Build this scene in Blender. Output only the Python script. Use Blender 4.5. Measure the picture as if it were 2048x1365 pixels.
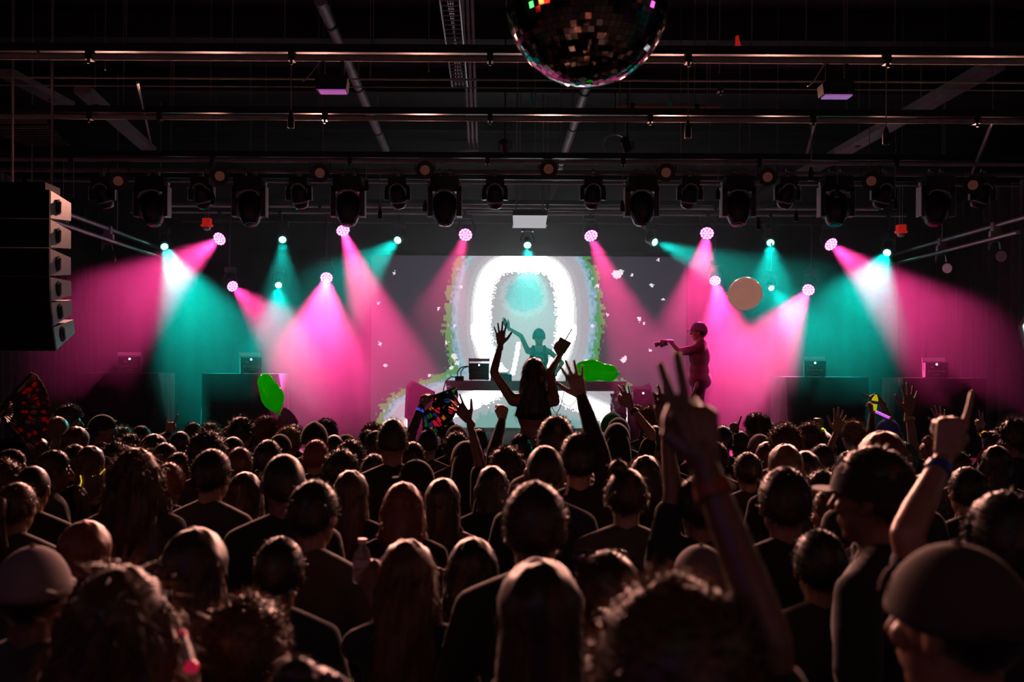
import bpy, bmesh, math, random
import numpy as np
from mathutils import Vector, Matrix, Quaternion
random.seed(7); rng = np.random.default_rng(7)
for o in list(bpy.data.objects): bpy.data.objects.remove(o)
S = bpy.context.scene
C = S.collection

# ------------------------------------------------------------------ camera
F, CX, CY, CAMZ, ROLL = 2000.0, 975.0, 740.0, 2.0, math.radians(0.3)
cam_d = bpy.data.cameras.new('camera'); cam = bpy.data.objects.new('camera', cam_d); C.objects.link(cam)
cam_d.sensor_width = 36.0; cam_d.lens = F / 2048 * 36
cam_d.shift_x = (1024 - CX) / 2048; cam_d.shift_y = (CY - 682.5) / 2048
cam_d.clip_start = 0.05; cam_d.clip_end = 200
cam_d.dof.use_dof = True; cam_d.dof.focus_distance = 12.5; cam_d.dof.aperture_fstop = 3.0
cam.matrix_world = Matrix.Translation((0, 0, CAMZ)) @ Matrix.Rotation(math.pi/2, 4, 'X') @ Matrix.Rotation(ROLL, 4, 'Z')
S.camera = cam
cr, sr = math.cos(ROLL), math.sin(ROLL)
def P(px, py, D):
    """photo pixel + distance along the hall -> point in the hall"""
    u, v = (px - CX) / F, (CY - py) / F
    return Vector((D * (u*cr - v*sr), D, CAMZ + D * (u*sr + v*cr)))

# ------------------------------------------------------------------ world, exposure
W = bpy.data.worlds.new('world'); S.world = W; W.use_nodes = True
W.node_tree.nodes['Background'].inputs[0].default_value = (0.005, 0.003, 0.0035, 1)
W.node_tree.nodes['Background'].inputs[1].default_value = 1.0
S.view_settings.view_transform = 'Standard'; S.view_settings.look = 'None'
S.view_settings.exposure = 0.0; S.view_settings.gamma = 1.0; S.view_settings.use_curve_mapping = False
S.cycles.use_denoising = True
S.cycles.max_bounces = 6; S.cycles.volume_bounces = 0; S.cycles.diffuse_bounces = 2; S.cycles.glossy_bounces = 3
S.cycles.transmission_bounces = 4; S.cycles.transparent_max_bounces = 6
S.cycles.sample_clamp_indirect = 4.0
S.cycles.caustics_reflective = False; S.cycles.caustics_refractive = False
PINK_W, TEAL_W, FRONT_W, HAZE = 6200.0, 3000.0, 1200.0, 0.055
PINK = (1.0, 0.05, 0.30); TEAL = (0.0, 0.70, 0.60)

# ------------------------------------------------------------------ materials (all procedural)
MATS = {}
def mat(name, col, rough=0.6, metal=0.0, emit=None, estr=0.0, var=0.0, scale=8.0, bump=0.0, sheen=0.0, trans=0.0, spec=0.5, translucent=0.0, alpha=1.0):
    if name in MATS: return MATS[name]
    m = bpy.data.materials.new(name); m.use_nodes = True; nt = m.node_tree; N = nt.nodes; L = nt.links
    b = N['Principled BSDF']
    b.inputs['Base Color'].default_value = (*col, 1); b.inputs['Roughness'].default_value = rough
    b.inputs['Metallic'].default_value = metal; b.inputs['Specular IOR Level'].default_value = spec
    if sheen: b.inputs['Sheen Weight'].default_value = sheen; b.inputs['Sheen Roughness'].default_value = 0.4
    if trans: b.inputs['Transmission Weight'].default_value = trans
    if alpha < 1: b.inputs['Alpha'].default_value = alpha
    if emit: b.inputs['Emission Color'].default_value = (*emit, 1); b.inputs['Emission Strength'].default_value = estr
    if var or bump:
        tc = N.new('ShaderNodeTexCoord'); n = N.new('ShaderNodeTexNoise'); n.inputs['Scale'].default_value = scale; n.inputs['Detail'].default_value = 5
        L.new(tc.outputs['Object'], n.inputs['Vector'])
        if var:
            r = N.new('ShaderNodeValToRGB'); L.new(n.outputs['Fac'], r.inputs['Fac'])
            r.color_ramp.elements[0].position = 0.3; r.color_ramp.elements[1].position = 0.7
            r.color_ramp.elements[0].color = (*[c*(1-var) for c in col], 1); r.color_ramp.elements[1].color = (*[min(1, c*(1+var)) for c in col], 1)
            L.new(r.outputs['Color'], b.inputs['Base Color'])
        if bump:
            bp = N.new('ShaderNodeBump'); bp.inputs['Strength'].default_value = bump; bp.inputs['Distance'].default_value = 0.01
            L.new(n.outputs['Fac'], bp.inputs['Height']); L.new(bp.outputs['Normal'], b.inputs['Normal'])
    if translucent:
        t = N.new('ShaderNodeBsdfTranslucent'); t.inputs['Color'].default_value = (*[min(1, c*1.6) for c in col], 1)
        mx = N.new('ShaderNodeMixShader'); mx.inputs[0].default_value = translucent
        L.new(b.outputs[0], mx.inputs[1]); L.new(t.outputs[0], mx.inputs[2]); L.new(mx.outputs[0], N['Material Output'].inputs['Surface'])
    MATS[name] = m; return m
M_black = mat('black paint', (0.012, 0.012, 0.013), 0.45, var=0.3, scale=20)
M_blackg = mat('black plastic', (0.015, 0.015, 0.017), 0.3)
M_matt = mat('matt black', (0.006, 0.006, 0.006), 0.9)
M_pipe = mat('grey pipe paint', (0.45, 0.42, 0.42), 0.8, 0.0, spec=0.2, var=0.2, scale=6)
M_steel = mat('steel', (0.45, 0.44, 0.44), 0.35, 0.8, var=0.15, scale=14)
M_grey = mat('grey box', (0.22, 0.22, 0.23), 0.5, var=0.1)
M_white = mat('off white casing', (0.7, 0.7, 0.7), 0.5, var=0.05)
M_red = mat('glowing red casing', (0.8, 0.03, 0.02), 0.4, emit=(1, 0.03, 0.02), estr=0.25)  # faint glow added to the red, standing in for light falling on it
M_cable = mat('black cable', (0.01, 0.01, 0.01), 0.6)
M_orange = mat('orange cable', (0.7, 0.12, 0.03), 0.6)

# ------------------------------------------------------------------ mesh helpers
def frame(d):
    d = Vector(d).normalized(); a = Vector((0, 0, 1)) if abs(d.z) < 0.95 else Vector((0, 1, 0))
    x = a.cross(d).normalized(); return x, d.cross(x).normalized(), d
class MB:
    def __init__(s): s.v = []; s.f = []
    def add(s, vs, fs):
        o = len(s.v); s.v += [tuple(v) for v in vs]; s.f += [tuple(i + o for i in f) for f in fs]; return s
    def box(s, c, d, R=None, taper=1.0):
        x, y, z = [k/2 for k in d]; c = Vector(c); vs = []
        for sz in (-1, 1):
            t = taper if sz > 0 else 1.0
            for sx, sy in ((-1, -1), (1, -1), (1, 1), (-1, 1)):
                p = Vector((sx*x*t, sy*y*t, sz*z)); vs.append(c + (R @ p if R else p))
        return s.add(vs, [(3, 2, 1, 0), (4, 5, 6, 7), (0, 1, 5, 4), (1, 2, 6, 5), (2, 3, 7, 6), (3, 0, 4, 7)])
    def cyl(s, a, b, r0, r1=None, n=12, caps=True):
        a, b = Vector(a), Vector(b); r1 = r0 if r1 is None else r1; x, y, _ = frame(b - a); vs = []
        for p, r in ((a, r0), (b, r1)):
            for k in range(n): t = 2*math.pi*k/n; vs.append(p + (x*math.cos(t) + y*math.sin(t))*r)
        fs = [(k, (k+1) % n, n + (k+1) % n, n + k) for k in range(n)]
        if caps: fs += [tuple(range(n-1, -1, -1)), tuple(range(n, 2*n))]
        return s.add(vs, fs)
    def lathe(s, prof, o, d, n=20, close=True):
        """prof: (along, radius) pairs around the axis d from o"""
        x, y, z = frame(d); o = Vector(o); vs = []; fs = []
        for a, r in prof:
            for k in range(n): t = 2*math.pi*k/n; vs.append(o + z*a + (x*math.cos(t) + y*math.sin(t))*max(r, 1e-4))
        for i in range(len(prof)-1):
            for k in range(n): fs.append((i*n+k, i*n+(k+1) % n, (i+1)*n+(k+1) % n, (i+1)*n+k))
        if close: fs += [tuple(range(n-1, -1, -1)), tuple(range((len(prof)-1)*n, len(prof)*n))]
        return s.add(vs, fs)
    def tube(s, pts, r, n=6):
        pts = [Vector(p) for p in pts]; vs = []; fs = []; m = len(pts); up = None
        for i, p in enumerate(pts):
            d = (pts[min(i+1, m-1)] - pts[max(i-1, 0)]).normalized()
            if up is None: up = frame(d)[0]
            x = (up - d*up.dot(d)); x = x.normalized() if x.length > 1e-5 else frame(d)[0]; up = x; y = d.cross(x)
            rr = r[i] if isinstance(r, (list, tuple)) else r
            for k in range(n): t = 2*math.pi*k/n; vs.append(p + (x*math.cos(t) + y*math.sin(t))*rr)
        for i in range(m-1):
            for k in range(n): fs.append((i*n+k, i*n+(k+1) % n, (i+1)*n+(k+1) % n, (i+1)*n+k))
        fs += [tuple(range(n-1, -1, -1)), tuple(range((m-1)*n, m*n))]
        return s.add(vs, fs)
    def ell(s, c, r, n=16, m=10, R=None):
        c = Vector(c); vs = []; fs = []
        for i in range(m+1):
            a = math.pi*i/m
            for k in range(n):
                t = 2*math.pi*k/n; p = Vector((r[0]*math.sin(a)*math.cos(t), r[1]*math.sin(a)*math.sin(t), r[2]*math.cos(a)))
                vs.append(c + (R @ p if R else p))
        for i in range(m):
            for k in range(n): fs.append((i*n+k, (i+1)*n+k, (i+1)*n+(k+1) % n, i*n+(k+1) % n))
        return s.add(vs, fs)
    def prism(s, poly, d):
        """closed outline of points pushed along the vector d"""
        n = len(poly); d = Vector(d); vs = [Vector(p) for p in poly]; vs += [p + d for p in vs]
        return s.add(vs, [tuple(range(n-1, -1, -1)), tuple(range(n, 2*n))] + [(k, (k+1) % n, n+(k+1) % n, n+k) for k in range(n)])
    def mesh(s, name, smooth=True, ang=40):
        me = bpy.data.meshes.new(name); me.from_pydata(s.v, [], s.f)
        b = bmesh.new(); b.from_mesh(me); bmesh.ops.recalc_face_normals(b, faces=b.faces); b.to_mesh(me); b.free()
        if smooth:
            me.polygons.foreach_set('use_smooth', [True]*len(me.polygons)); me.set_sharp_from_angle(angle=math.radians(ang))
        return me
    def build(s, name, m, parent=None, smooth=True, ang=40, **kw):
        me = s.mesh(name, smooth, ang); me.materials.append(m)
        return link(name, me, parent, **kw)
def link(name, data, parent=None, label=None, cat=None, group=None, kind=None, loc=None):
    o = bpy.data.objects.new(name, data); C.objects.link(o)
    if parent is not None:
        o.parent = parent
        if not parent.get('_loc0'): pass
    if loc is not None: o.location = loc
    return tag(o, label, cat, group, kind)
def tag(o, label=None, cat=None, group=None, kind=None):
    if label: o['label'] = label
    if cat: o['category'] = cat
    if group: o['group'] = group
    if kind: o['kind'] = kind
    return o
def empty(name, loc, label, cat, group=None, rz=0.0, sc=1.0):
    o = bpy.data.objects.new(name, None); C.objects.link(o); o.empty_display_size = 0.1
    o.location = loc; o.rotation_euler = (0, 0, rz); o.scale = (sc, sc, sc)
    return tag(o, label, cat, group)
def instance(o, parent=None):
    c = o.copy(); C.objects.link(c); c.parent = parent; return c
def spot(parent, loc, target, col, power, size, blend=0.5, soft=0.05):
    l = bpy.data.lights.new('beam', 'SPOT'); l.color = col; l.energy = power; l.spot_size = math.radians(size); l.spot_blend = blend; l.shadow_soft_size = soft
    o = bpy.data.objects.new('beam', l); C.objects.link(o); o.parent = parent; o.location = loc
    d = Vector(target) - Vector(loc)
    o.rotation_euler = d.to_track_quat('-Z', 'Y').to_euler(); return o

# ================================================================== THE ROOM
def slab(name, c, d, m): return MB().box(c, d).build(name, m, kind='structure')
M_floor = mat('dark hall floor', (0.02, 0.018, 0.018), 0.5, var=0.3, scale=3)
M_wall = mat('dark wall paint', (0.045, 0.045, 0.05), 0.75, var=0.25, scale=2, bump=0.1)
M_ceil = mat('black ceiling', (0.03, 0.03, 0.032), 0.8, var=0.3, scale=1.5, bump=0.2)
M_stage = mat('black stage floor', (0.008, 0.008, 0.009), 0.9, spec=0.1, var=0.3, scale=5)
slab('floor', (0, 5.2, -0.05), (22, 30, 0.1), M_floor)
slab('ceiling', (0, 5.2, 6.55), (22, 30, 0.1), M_ceil)
slab('wall_left', (-10.9, 5.2, 3.25), (0.2, 30, 6.5), M_wall)
slab('wall_right', (10.9, 5.2, 3.25), (0.2, 30, 6.5), M_wall)
slab('wall_back', (0, 20.1, 3.25), (21.6, 0.2, 6.5), M_wall)
slab('floor_stage', (0, 14.3, 0.45), (18, 11.0, 0.9), M_stage)
# steel joists under the ceiling
for k, y in enumerate((10.2, 12.6, 15.0, 17.4, 19.6)):
    b = MB(); b.box((0, y, 6.16), (21.4, 0.14, 0.03)); b.box((0, y, 6.33), (21.4, 0.02, 0.33)); b.box((0, y, 6.485), (21.4, 0.14, 0.03))
    b.build('trim_%d' % (k+1), M_ceil, kind='structure')
# ================================================================== VIDEO WALL
D_LED = 18.0
def seg_d(px, py, a, b):
    ax, ay = a; bx, by = b; dx, dy = bx-ax, by-ay
    t = np.clip(((px-ax)*dx + (py-ay)*dy)/(dx*dx+dy*dy), 0, 1); return np.hypot(px-(ax+t*dx), py-(ay+t*dy))
def poly_d(px, py, pts):
    d = np.full(px.shape, 1e9)
    for a, b in zip(pts[:-1], pts[1:]): d = np.minimum(d, seg_d(px, py, a, b))
    return d
x0, x1, y0, y1 = 743, 1371, 511, 858
nx, ny = 314, 174
gx, gy = np.meshgrid(np.linspace(x0, x1, nx+1), np.linspace(y0, y1, ny+1))
cxs, cys = (gx[:-1, :-1]+gx[1:, 1:])/2, (gy[:-1, :-1]+gy[1:, 1:])/2
qx, qy = cxs, cys
half = [(1047, 527), (1090, 529), (1115, 552), (1124, 585), (1128, 620), (1128, 660), (1121, 700), (1105, 735), (1087, 758), (1085, 772), (1108, 788), (1150, 806), (1200, 827), (1260, 852)]
def smooth_line(pts, it=3):
    for _ in range(it):
        q = [pts[0]]
        for a, b in zip(pts[:-1], pts[1:]): q += [(a[0]*.75+b[0]*.25, a[1]*.75+b[1]*.25), (a[0]*.25+b[0]*.75, a[1]*.25+b[1]*.75)]
        pts = q + [pts[-1]]
    return pts
half = smooth_line(half)
left = [(2094-x, y) for x, y in half]
dl = np.minimum(poly_d(qx, qy, half), poly_d(qx, qy, left))
# inside the head and shoulders: between the mirrored outlines
hx = np.interp(cys, [p[1] for p in half], [p[0] for p in half]) - 1047
inside = (np.abs(cxs-1047) < hx) & (cys > 529)
nz = rng.normal(0, 1, dl.shape); blk = np.repeat(np.repeat(rng.normal(0, 1, (ny//3+1, nx//3+1)), 3, 0), 3, 1)[:ny, :nx]
d = np.where(inside, -dl, dl)
col = np.zeros(dl.shape+(3,)); col[:] = (0.040, 0.034, 0.052)
def put(mask, c, k=1.0): col[mask] = np.array(c)*k
de = d + blk*3.5
put(de < 77, (0.10, 0.34, 0.08)); put((de < 72) & (blk > 0.4), (0.05, 0.40, 0.14)); put(de < 64, (0.27, 0.46, 0.62)); put(de < 57, (0.42, 0.62, 0.72)); put(d + blk < 50, (0.52, 0.48, 0.54))
put(d < 34, (0.60, 0.56, 0.60)); put(d < 25, (0.95, 0.95, 0.98)); put(d < 20, (4.0, 4.0, 4.1))
put(d + nz*2.5 < -15, (0.52, 0.52, 0.55))
put((d + nz*2 < -22) & (cys > 775), (0.42, 0.52, 0.55)); put((d + blk*3 < -34) & (cys > 775), (0.22, 0.46, 0.42))
rr = np.hypot((cxs-1048)/36, (cys-590)/33) + nz*0.06 + blk*0.05
put((rr < 1.35) & inside, (0.55, 0.66, 0.68)); put((rr < 1.0) & inside, (0.26, 0.58, 0.60)); put((rr < 0.6) & inside, (0.22, 0.52, 0.55))
for e in ([(957, 694), (947, 676), (945, 655), (952, 646), (960, 655)], [(1137, 694), (1147, 676), (1149, 655), (1142, 646), (1134, 655)], [(1037, 688), (1033, 715), (1026, 748)]):
    put(poly_d(cxs, cys, e) < 4.5, (1.8, 1.8, 1.8))
for fx, fy, r in [(1229, 546, 7), (1240, 543, 6), (1234, 549, 7), (1193, 571, 4), (1303, 569, 4), (1278, 637, 4), (1246, 720, 5), (1250, 716, 4), (1184, 651, 4), (909, 715, 6), (915, 727, 5), (903, 738, 4), (788, 546, 3), (757, 607, 3), (922, 573, 3), (877, 619, 3), (893, 686, 3), (910, 652, 3), (1300, 700, 3), (761, 690, 4), (772, 733, 3), (860, 753, 3), (1326, 596, 3), (1214, 630, 3), (1287, 646, 3), (1315, 518, 3), (1262, 548, 3)]:
    put(np.hypot(cxs-fx, cys-fy) + nz < r, (1.1, 1.0, 1.1))
col *= 1 + 0.03*nz[..., None]
b = MB(); A = P(x0, y0, D_LED); B = P(x1, y1, D_LED)
vv = [(A.x + (B.x-A.x)*i/nx, 0.0, A.z + (B.z-A.z)*j/ny) for j in range(ny+1) for i in range(nx+1)]
ff = [(j*(nx+1)+i, (j+1)*(nx+1)+i, (j+1)*(nx+1)+i+1, j*(nx+1)+i+1) for j in range(ny) for i in range(nx)]
me = bpy.data.meshes.new('picture'); me.from_pydata(vv, [], ff)
at = me.color_attributes.new('led', 'FLOAT_COLOR', 'CORNER')
cc = np.ones((ny*nx, 4, 4), np.float32); cc[:, :, :3] = np.clip(col, 0, None).reshape(-1, 1, 3); at.data.foreach_set('color', cc.ravel())
ml = bpy.data.materials.new('led picture'); ml.use_nodes = True; nt = ml.node_tree
ca = nt.nodes.new('ShaderNodeVertexColor'); ca.layer_name = 'led'; bs = nt.nodes['Principled BSDF']
bs.inputs['Base Color'].default_value = (0.01, 0.01, 0.01, 1); bs.inputs['Roughness'].default_value = 0.6
nt.links.new(ca.outputs['Color'], bs.inputs['Emission Color']); bs.inputs['Emission Strength'].default_value = 0.92
me.materials.append(ml)
vw = empty('video_wall', (0, D_LED, 0.9), 'large LED video wall showing a glowing white head outline behind the stage', 'screen')
o = link('picture', me, vw, label='glowing white head outline with green and blue fringe'); o.location = (0, -0.005, -0.9)
b = MB(); b.box(((A.x+B.x)/2, 0.06, (A.z-0.9)/2), (B.x-A.x+0.06, 0.1, A.z-0.9+0.02)); b.build('cabinet', M_matt, vw)

# ================================================================== LIGHTING GRID
GZ = 4.6
def grid_pipe(D, py, xs, label, rods, strut=True, r=0.027, x0=-9.5, x1=9.8):
    """pipe across the hall with clamps and hanger rods up to the ceiling"""
    z = P(1024, py, D).z
    t = empty('lighting_pipe', (0, D, z), label, 'pipe', 'pipes across the hall')
    sl = math.tan(ROLL) * 0.0
    MB().cyl((x0, 0, 0), (x1, 0, 0), r, n=14).build('pipe', M_pipe, t)
    if strut: MB().box(((x0+x1)/2, 0.03, 0.085), (x1-x0, 0.05, 0.07)).build('channel', M_black, t)
    for px in xs:
        X = P(px, py, D).x
        c = MB(); c.box((X, 0, 0.03), (0.05, 0.085, 0.12)); c.box((X, -0.03, -0.045), (0.02, 0.02, 0.04)); c.build('clamp', M_black, t)
    for px in rods:
        X = P(px, py, D).x
        MB().cyl((X, 0.03, 0.08), (X, 0.03, 6.5-z), 0.006, n=6).build('hanger_rod', M_steel, t)
    return t
grid_pipe(8.3, 118, (180, 584, 980, 1376, 1773), 'nearest lighting pipe, passing just behind the mirror ball', (250, 463, 568, 746, 1505, 1614, 1792, 1985))
grid_pipe(10.4, 238, (180, 320, 650, 980, 1300, 1625, 1952), 'second lighting pipe from the viewer, below the thin sprinkler line', (245, 345, 420, 636, 1035, 1240, 1415, 1695, 1988))
grid_pipe(12.4, 324, (143, 425, 700, 975, 1246, 1518, 1792), 'third lighting pipe, the lowest bright bar above the moving lights', (340, 645, 1070, 1122, 1362, 1556, 1806, 1892), r=0.024)
grid_pipe(12.75, 312, (), 'thin pipe just above the third lighting pipe', (500, 1500), strut=False, r=0.018)
grid_pipe(13.2, 345, (), 'black pipe that carries the row of dark moving lights', (200, 1420, 1740), strut=False, r=0.03).children[0].data.materials[0] = M_black
grid_pipe(14.3, 366, (), 'pipe behind the yokes of the dark moving lights', (530, 1480), r=0.02, x0=-6.6, x1=7.6)
grid_pipe(15.9, 415, (640, 760, 1095, 1430), 'upstage pipe behind the dark moving lights', (1040, 1095), r=0.024, x0=-5.6, x1=6.2)
grid_pipe(16.5, 428, (310, 440, 560, 690, 930, 1180, 1310, 1415, 1540, 1660, 1775), 'pipe that carries the glowing pink and teal lights', (430, 1250), r=0.022, x0=-5.9, x1=6.9)
grid_pipe(19.6, 447, (), 'thin pipe along the back wall above the video wall', (700, 1400), strut=False, r=0.02, x0=-6.0, x1=7.0)
grid_pipe(9.2, 160, (), 'thin sprinkler line between the two nearest lighting pipes', (208, 857, 1440), strut=False, r=0.009)
grid_pipe(9.5, 176, (660, 1440), 'sagging cable line under the sprinkler line', (740, 1690), strut=False, r=0.006)

def run(name, a, b, r, m, label, cat, flat=None, bands=()):
    """long ceiling run between two points"""
    a, b = Vector(a), Vector(b); t = empty(name, a, label, cat)
    d = b - a
    if flat: 
        x, y, z = frame(d); R = Matrix((x, y, z)).transposed()
        MB().box(d/2, (flat[0], flat[1], d.length), R).build('body', m, t)
    else: MB().cyl((0, 0, 0), d, r, n=16).build('tube', m, t)
    for k in bands:
        p = d*k; MB().cyl(p, p + d.normalized()*0.05, (r if not flat else flat[1]*0.55)+0.012, n=16).build('band', M_black, t)
        MB().cyl(p, (p.x, p.y, 6.5-a.z), 0.008, n=6).build('hanger', M_steel, t)
    return t
M_duct = mat('galvanised duct', (0.34, 0.31, 0.31), 0.5, 0.2, var=0.15, scale=4)
run('conduit', P(640, 0, 9.7), P(772, 300, 16.4), 0.06, M_duct, 'thick grey conduit running back along the ceiling, left of the cable tray', 'pipe', bands=(0.1, 0.45, 0.8))
run('conduit', P(1180, 150, 11.5), P(1100, 395, 19.6), 0.06, M_duct, 'thick grey conduit running back from behind the mirror ball', 'pipe', bands=(0.08, 0.3, 0.6))
run('duct', P(1990, 130, 11.2), P(1500, 408, 19.4), 0.1, M_duct, 'flat grey duct slanting across the right of the ceiling', 'duct', flat=(0.24, 0.10), bands=(0.2, 0.42))
run('duct', P(10, 145, 11.4), P(135, 210, 13.2), 0.1, M_duct, 'short flat grey duct at far left above the second pipe', 'duct', flat=(0.20, 0.08), bands=(0.7,))
run('duct', P(165, 180, 12.0), P(300, 300, 15.8), 0.1, M_duct, 'longer flat grey duct at left, crossing the second pipe', 'duct', flat=(0.20, 0.08), bands=(0.15,))
run('brace', P(275, 165, 9.4), P(302, 290, 12.2), 0.015, M_steel, 'thin slanting steel brace at left between two pipes', 'brace')
run('brace', P(1637, 220, 10.5), P(1613, 310, 12.8), 0.018, M_steel, 'thin slanting steel brace at right under the second pipe', 'brace')
run('brace', P(1985, 245, 10.6), P(1945, 345, 13.0), 0.022, M_steel, 'perforated slanting brace near the right wall', 'brace')
run('conduit', P(1235, 214, 12.0), P(1440, 216, 12.0), 0.035, mat('pinkish pipe', (0.6, 0.36, 0.33), 0.5), 'short pinkish pipe lying across the ceiling right of the mirror ball', 'pipe', bands=(0.12, 0.75))
for k, px in enumerate((936, 944, 952)):
    t = empty('conduit', P(px, 60, 10.0), ('left', 'middle', 'right')[k] + ' one of three thin conduits beside the wire cable tray', 'pipe', 'three thin conduits')
    a = P(px-14+k*2, -60, 9.0) - t.location; b_ = P(px+2, 285, 15.2) - t.location
    MB().tube([a, b_, b_ + Vector((0.02, 0, -0.12)), b_ + Vector((-0.5-0.08*k, 0.1, -0.16))], 0.018, n=8).build('tube', M_pipe, t)
# wire cable tray: rails, rungs
t = empty('cable_tray', P(890, 50, 9.6), 'wire cable tray full of cables hanging in the middle of the ceiling', 'cable tray')
a0, a1, b0, b1 = [p - t.location for p in (P(868, -80, 8.2), P(912, -80, 8.2), P(905, 175, 11.9), P(935, 175, 11.9))]
for p, q in ((a0, b0), (a1, b1)):
    MB().cyl(p, q, 0.012, n=6).build('rail', M_steel, t)
for k in range(30):
    u = k/29; MB().cyl(a0.lerp(b0, u), a1.lerp(b1, u), 0.008, n=5).build('rung', M_steel, t)
for k in range(7):
    u = (k+0.7)/8; MB().tube([a0.lerp(a1, u) + Vector((0, 0, 0.02)), a0.lerp(a1, 1-u*0.9).lerp(b0.lerp(b1, u), 0.5) + Vector((0, 0, 0.02)), b0.lerp(b1, u) + Vector((0, 0, 0.02))], 0.008, n=5).build('cable', M_steel if k % 2 else M_cable, t)
# louvred air diffuser, left
t = empty('air_diffuser', P(60, 255, 11.5), 'louvred grey air diffuser box hanging at far left under the ceiling', 'vent')
q = [p - t.location for p in (P(-40, 252, 10.8), P(95, 252, 10.8), P(138, 286, 12.6), P(55, 286, 12.6))]
MB().prism([q[0], q[1], q[2], q[3]], (0, 0, 0.02)).build('back_plate', M_black, t)
for k in range(9):
    u = k/8; p, r_ = q[0].lerp(q[3], u), q[1].lerp(q[2], u); MB().box((p+r_)/2 + Vector((0, 0, -0.02)), ((r_-p).length, 0.05, 0.012), Matrix.Rotation(0.5, 3, 'X')).build('louvre', M_duct, t)
MB().prism([P(-40, 228, 10.8)-t.location, P(88, 228, 10.8)-t.location, q[1], q[0]], (0, 0.03, 0)).build('side_panel', M_duct, t)
# dangling plugs at the end of the drop cables
for k, (px, py, D, top) in enumerate([(582, 235, 8.3, 116), (1376, 255, 8.3, 120), (1772, 268, 8.3, 122), (127, 405, 12.4, 320), (147, 405, 12.4, 320), (426, 395, 12.4, 330), (733, 368, 12.4, 322), (1622, 345, 10.4, 240), (1436, 385, 12.4, 326), (1517, 445, 12.4, 326), (850, 410, 12.4, 323), (1245, 410, 12.4, 325), (760, 425, 13.2, 343), (1790, 405, 12.4, 327), (1675, 380, 12.4, 327), (1592, 430, 13.2, 347)]):
    p = P(px, py, D); tp = P(px, top, D)
    t = empty('drop_cable', p, 'black drop cable with plug, %s of the hanging cables from the left' % ['first', 'second', 'third', 'fourth', 'fifth', 'sixth', 'seventh', 'eighth', 'ninth', 'tenth', 'eleventh', 'twelfth', 'thirteenth', 'fourteenth', 'fifteenth', 'sixteenth'][[127, 147, 426, 582, 733, 760, 850, 1245, 1376, 1436, 1517, 1592, 1622, 1675, 1772, 1790].index(px)], 'cable', 'drop cables')
    MB().cyl((0, 0, 0.05), (0, 0, tp.z-p.z), 0.005, n=6).build('cable', M_steel, t)
    MB().lathe([(-0.09, 0.022), (-0.085, 0.028), (0.0, 0.028), (0.03, 0.018), (0.06, 0.008)], (0, 0, 0), (0, 0, 1), 10).build('plug', M_black, t)
for px, py, h, c in ((1063, 198, 16, 'cyan'), (1340, 215, 26, 'cyan')):
    p = P(px, py, 10.6); b = MB(); b.prism([(-0.014, 0, 0.07), (0.014, 0, 0.07), (0.022, 0, -0.07), (-0.004, 0, -0.07)], (0, 0.004, 0))
    o = b.build('tape_strip', mat('cyan tape', (0.05, 0.6, 0.62), 0.5), label='cyan tape strip hanging %s' % ('left of the pink ceiling pipe, under the thin conduits' if px < 1100 else 'over the pinkish ceiling pipe'), cat='tape'); o.location = p; MB().cyl((0, 0, 0.06), (0, 0, 6.5-p.z), 0.003, n=5).build('string', M_cable, o)
for k, (px, py) in enumerate(((1478, 90), )):
    p = P(px, py, 9.0); b = MB(); b.prism([(-0.03, 0, 0.08), (-0.005, 0, 0.09), (0.03, 0, -0.06), (0.015, 0, -0.07), (-0.012, 0, 0.0), (-0.035, 0, -0.06)], (0, 0.01, 0))
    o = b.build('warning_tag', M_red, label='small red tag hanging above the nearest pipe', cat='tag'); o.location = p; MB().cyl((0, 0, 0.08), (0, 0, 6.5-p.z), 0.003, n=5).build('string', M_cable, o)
t = empty('coiled_cable', P(1230, 290, 12.6), 'coil of cable tied up on the ceiling behind the third pipe', 'cable')
for k in range(3): MB().tube([(0.16*math.cos(a)*(1-0.1*k), 0.02*k, 0.13*math.sin(a)*(1+0.1*k)) for a in np.linspace(0, 6.28, 20)], 0.006, n=5).build('loop', M_steel, t)
MB().cyl((0, 0, 0.12), (0, 0, 6.5-t.location.z), 0.005, n=5).build('tie', M_cable, t)

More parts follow.
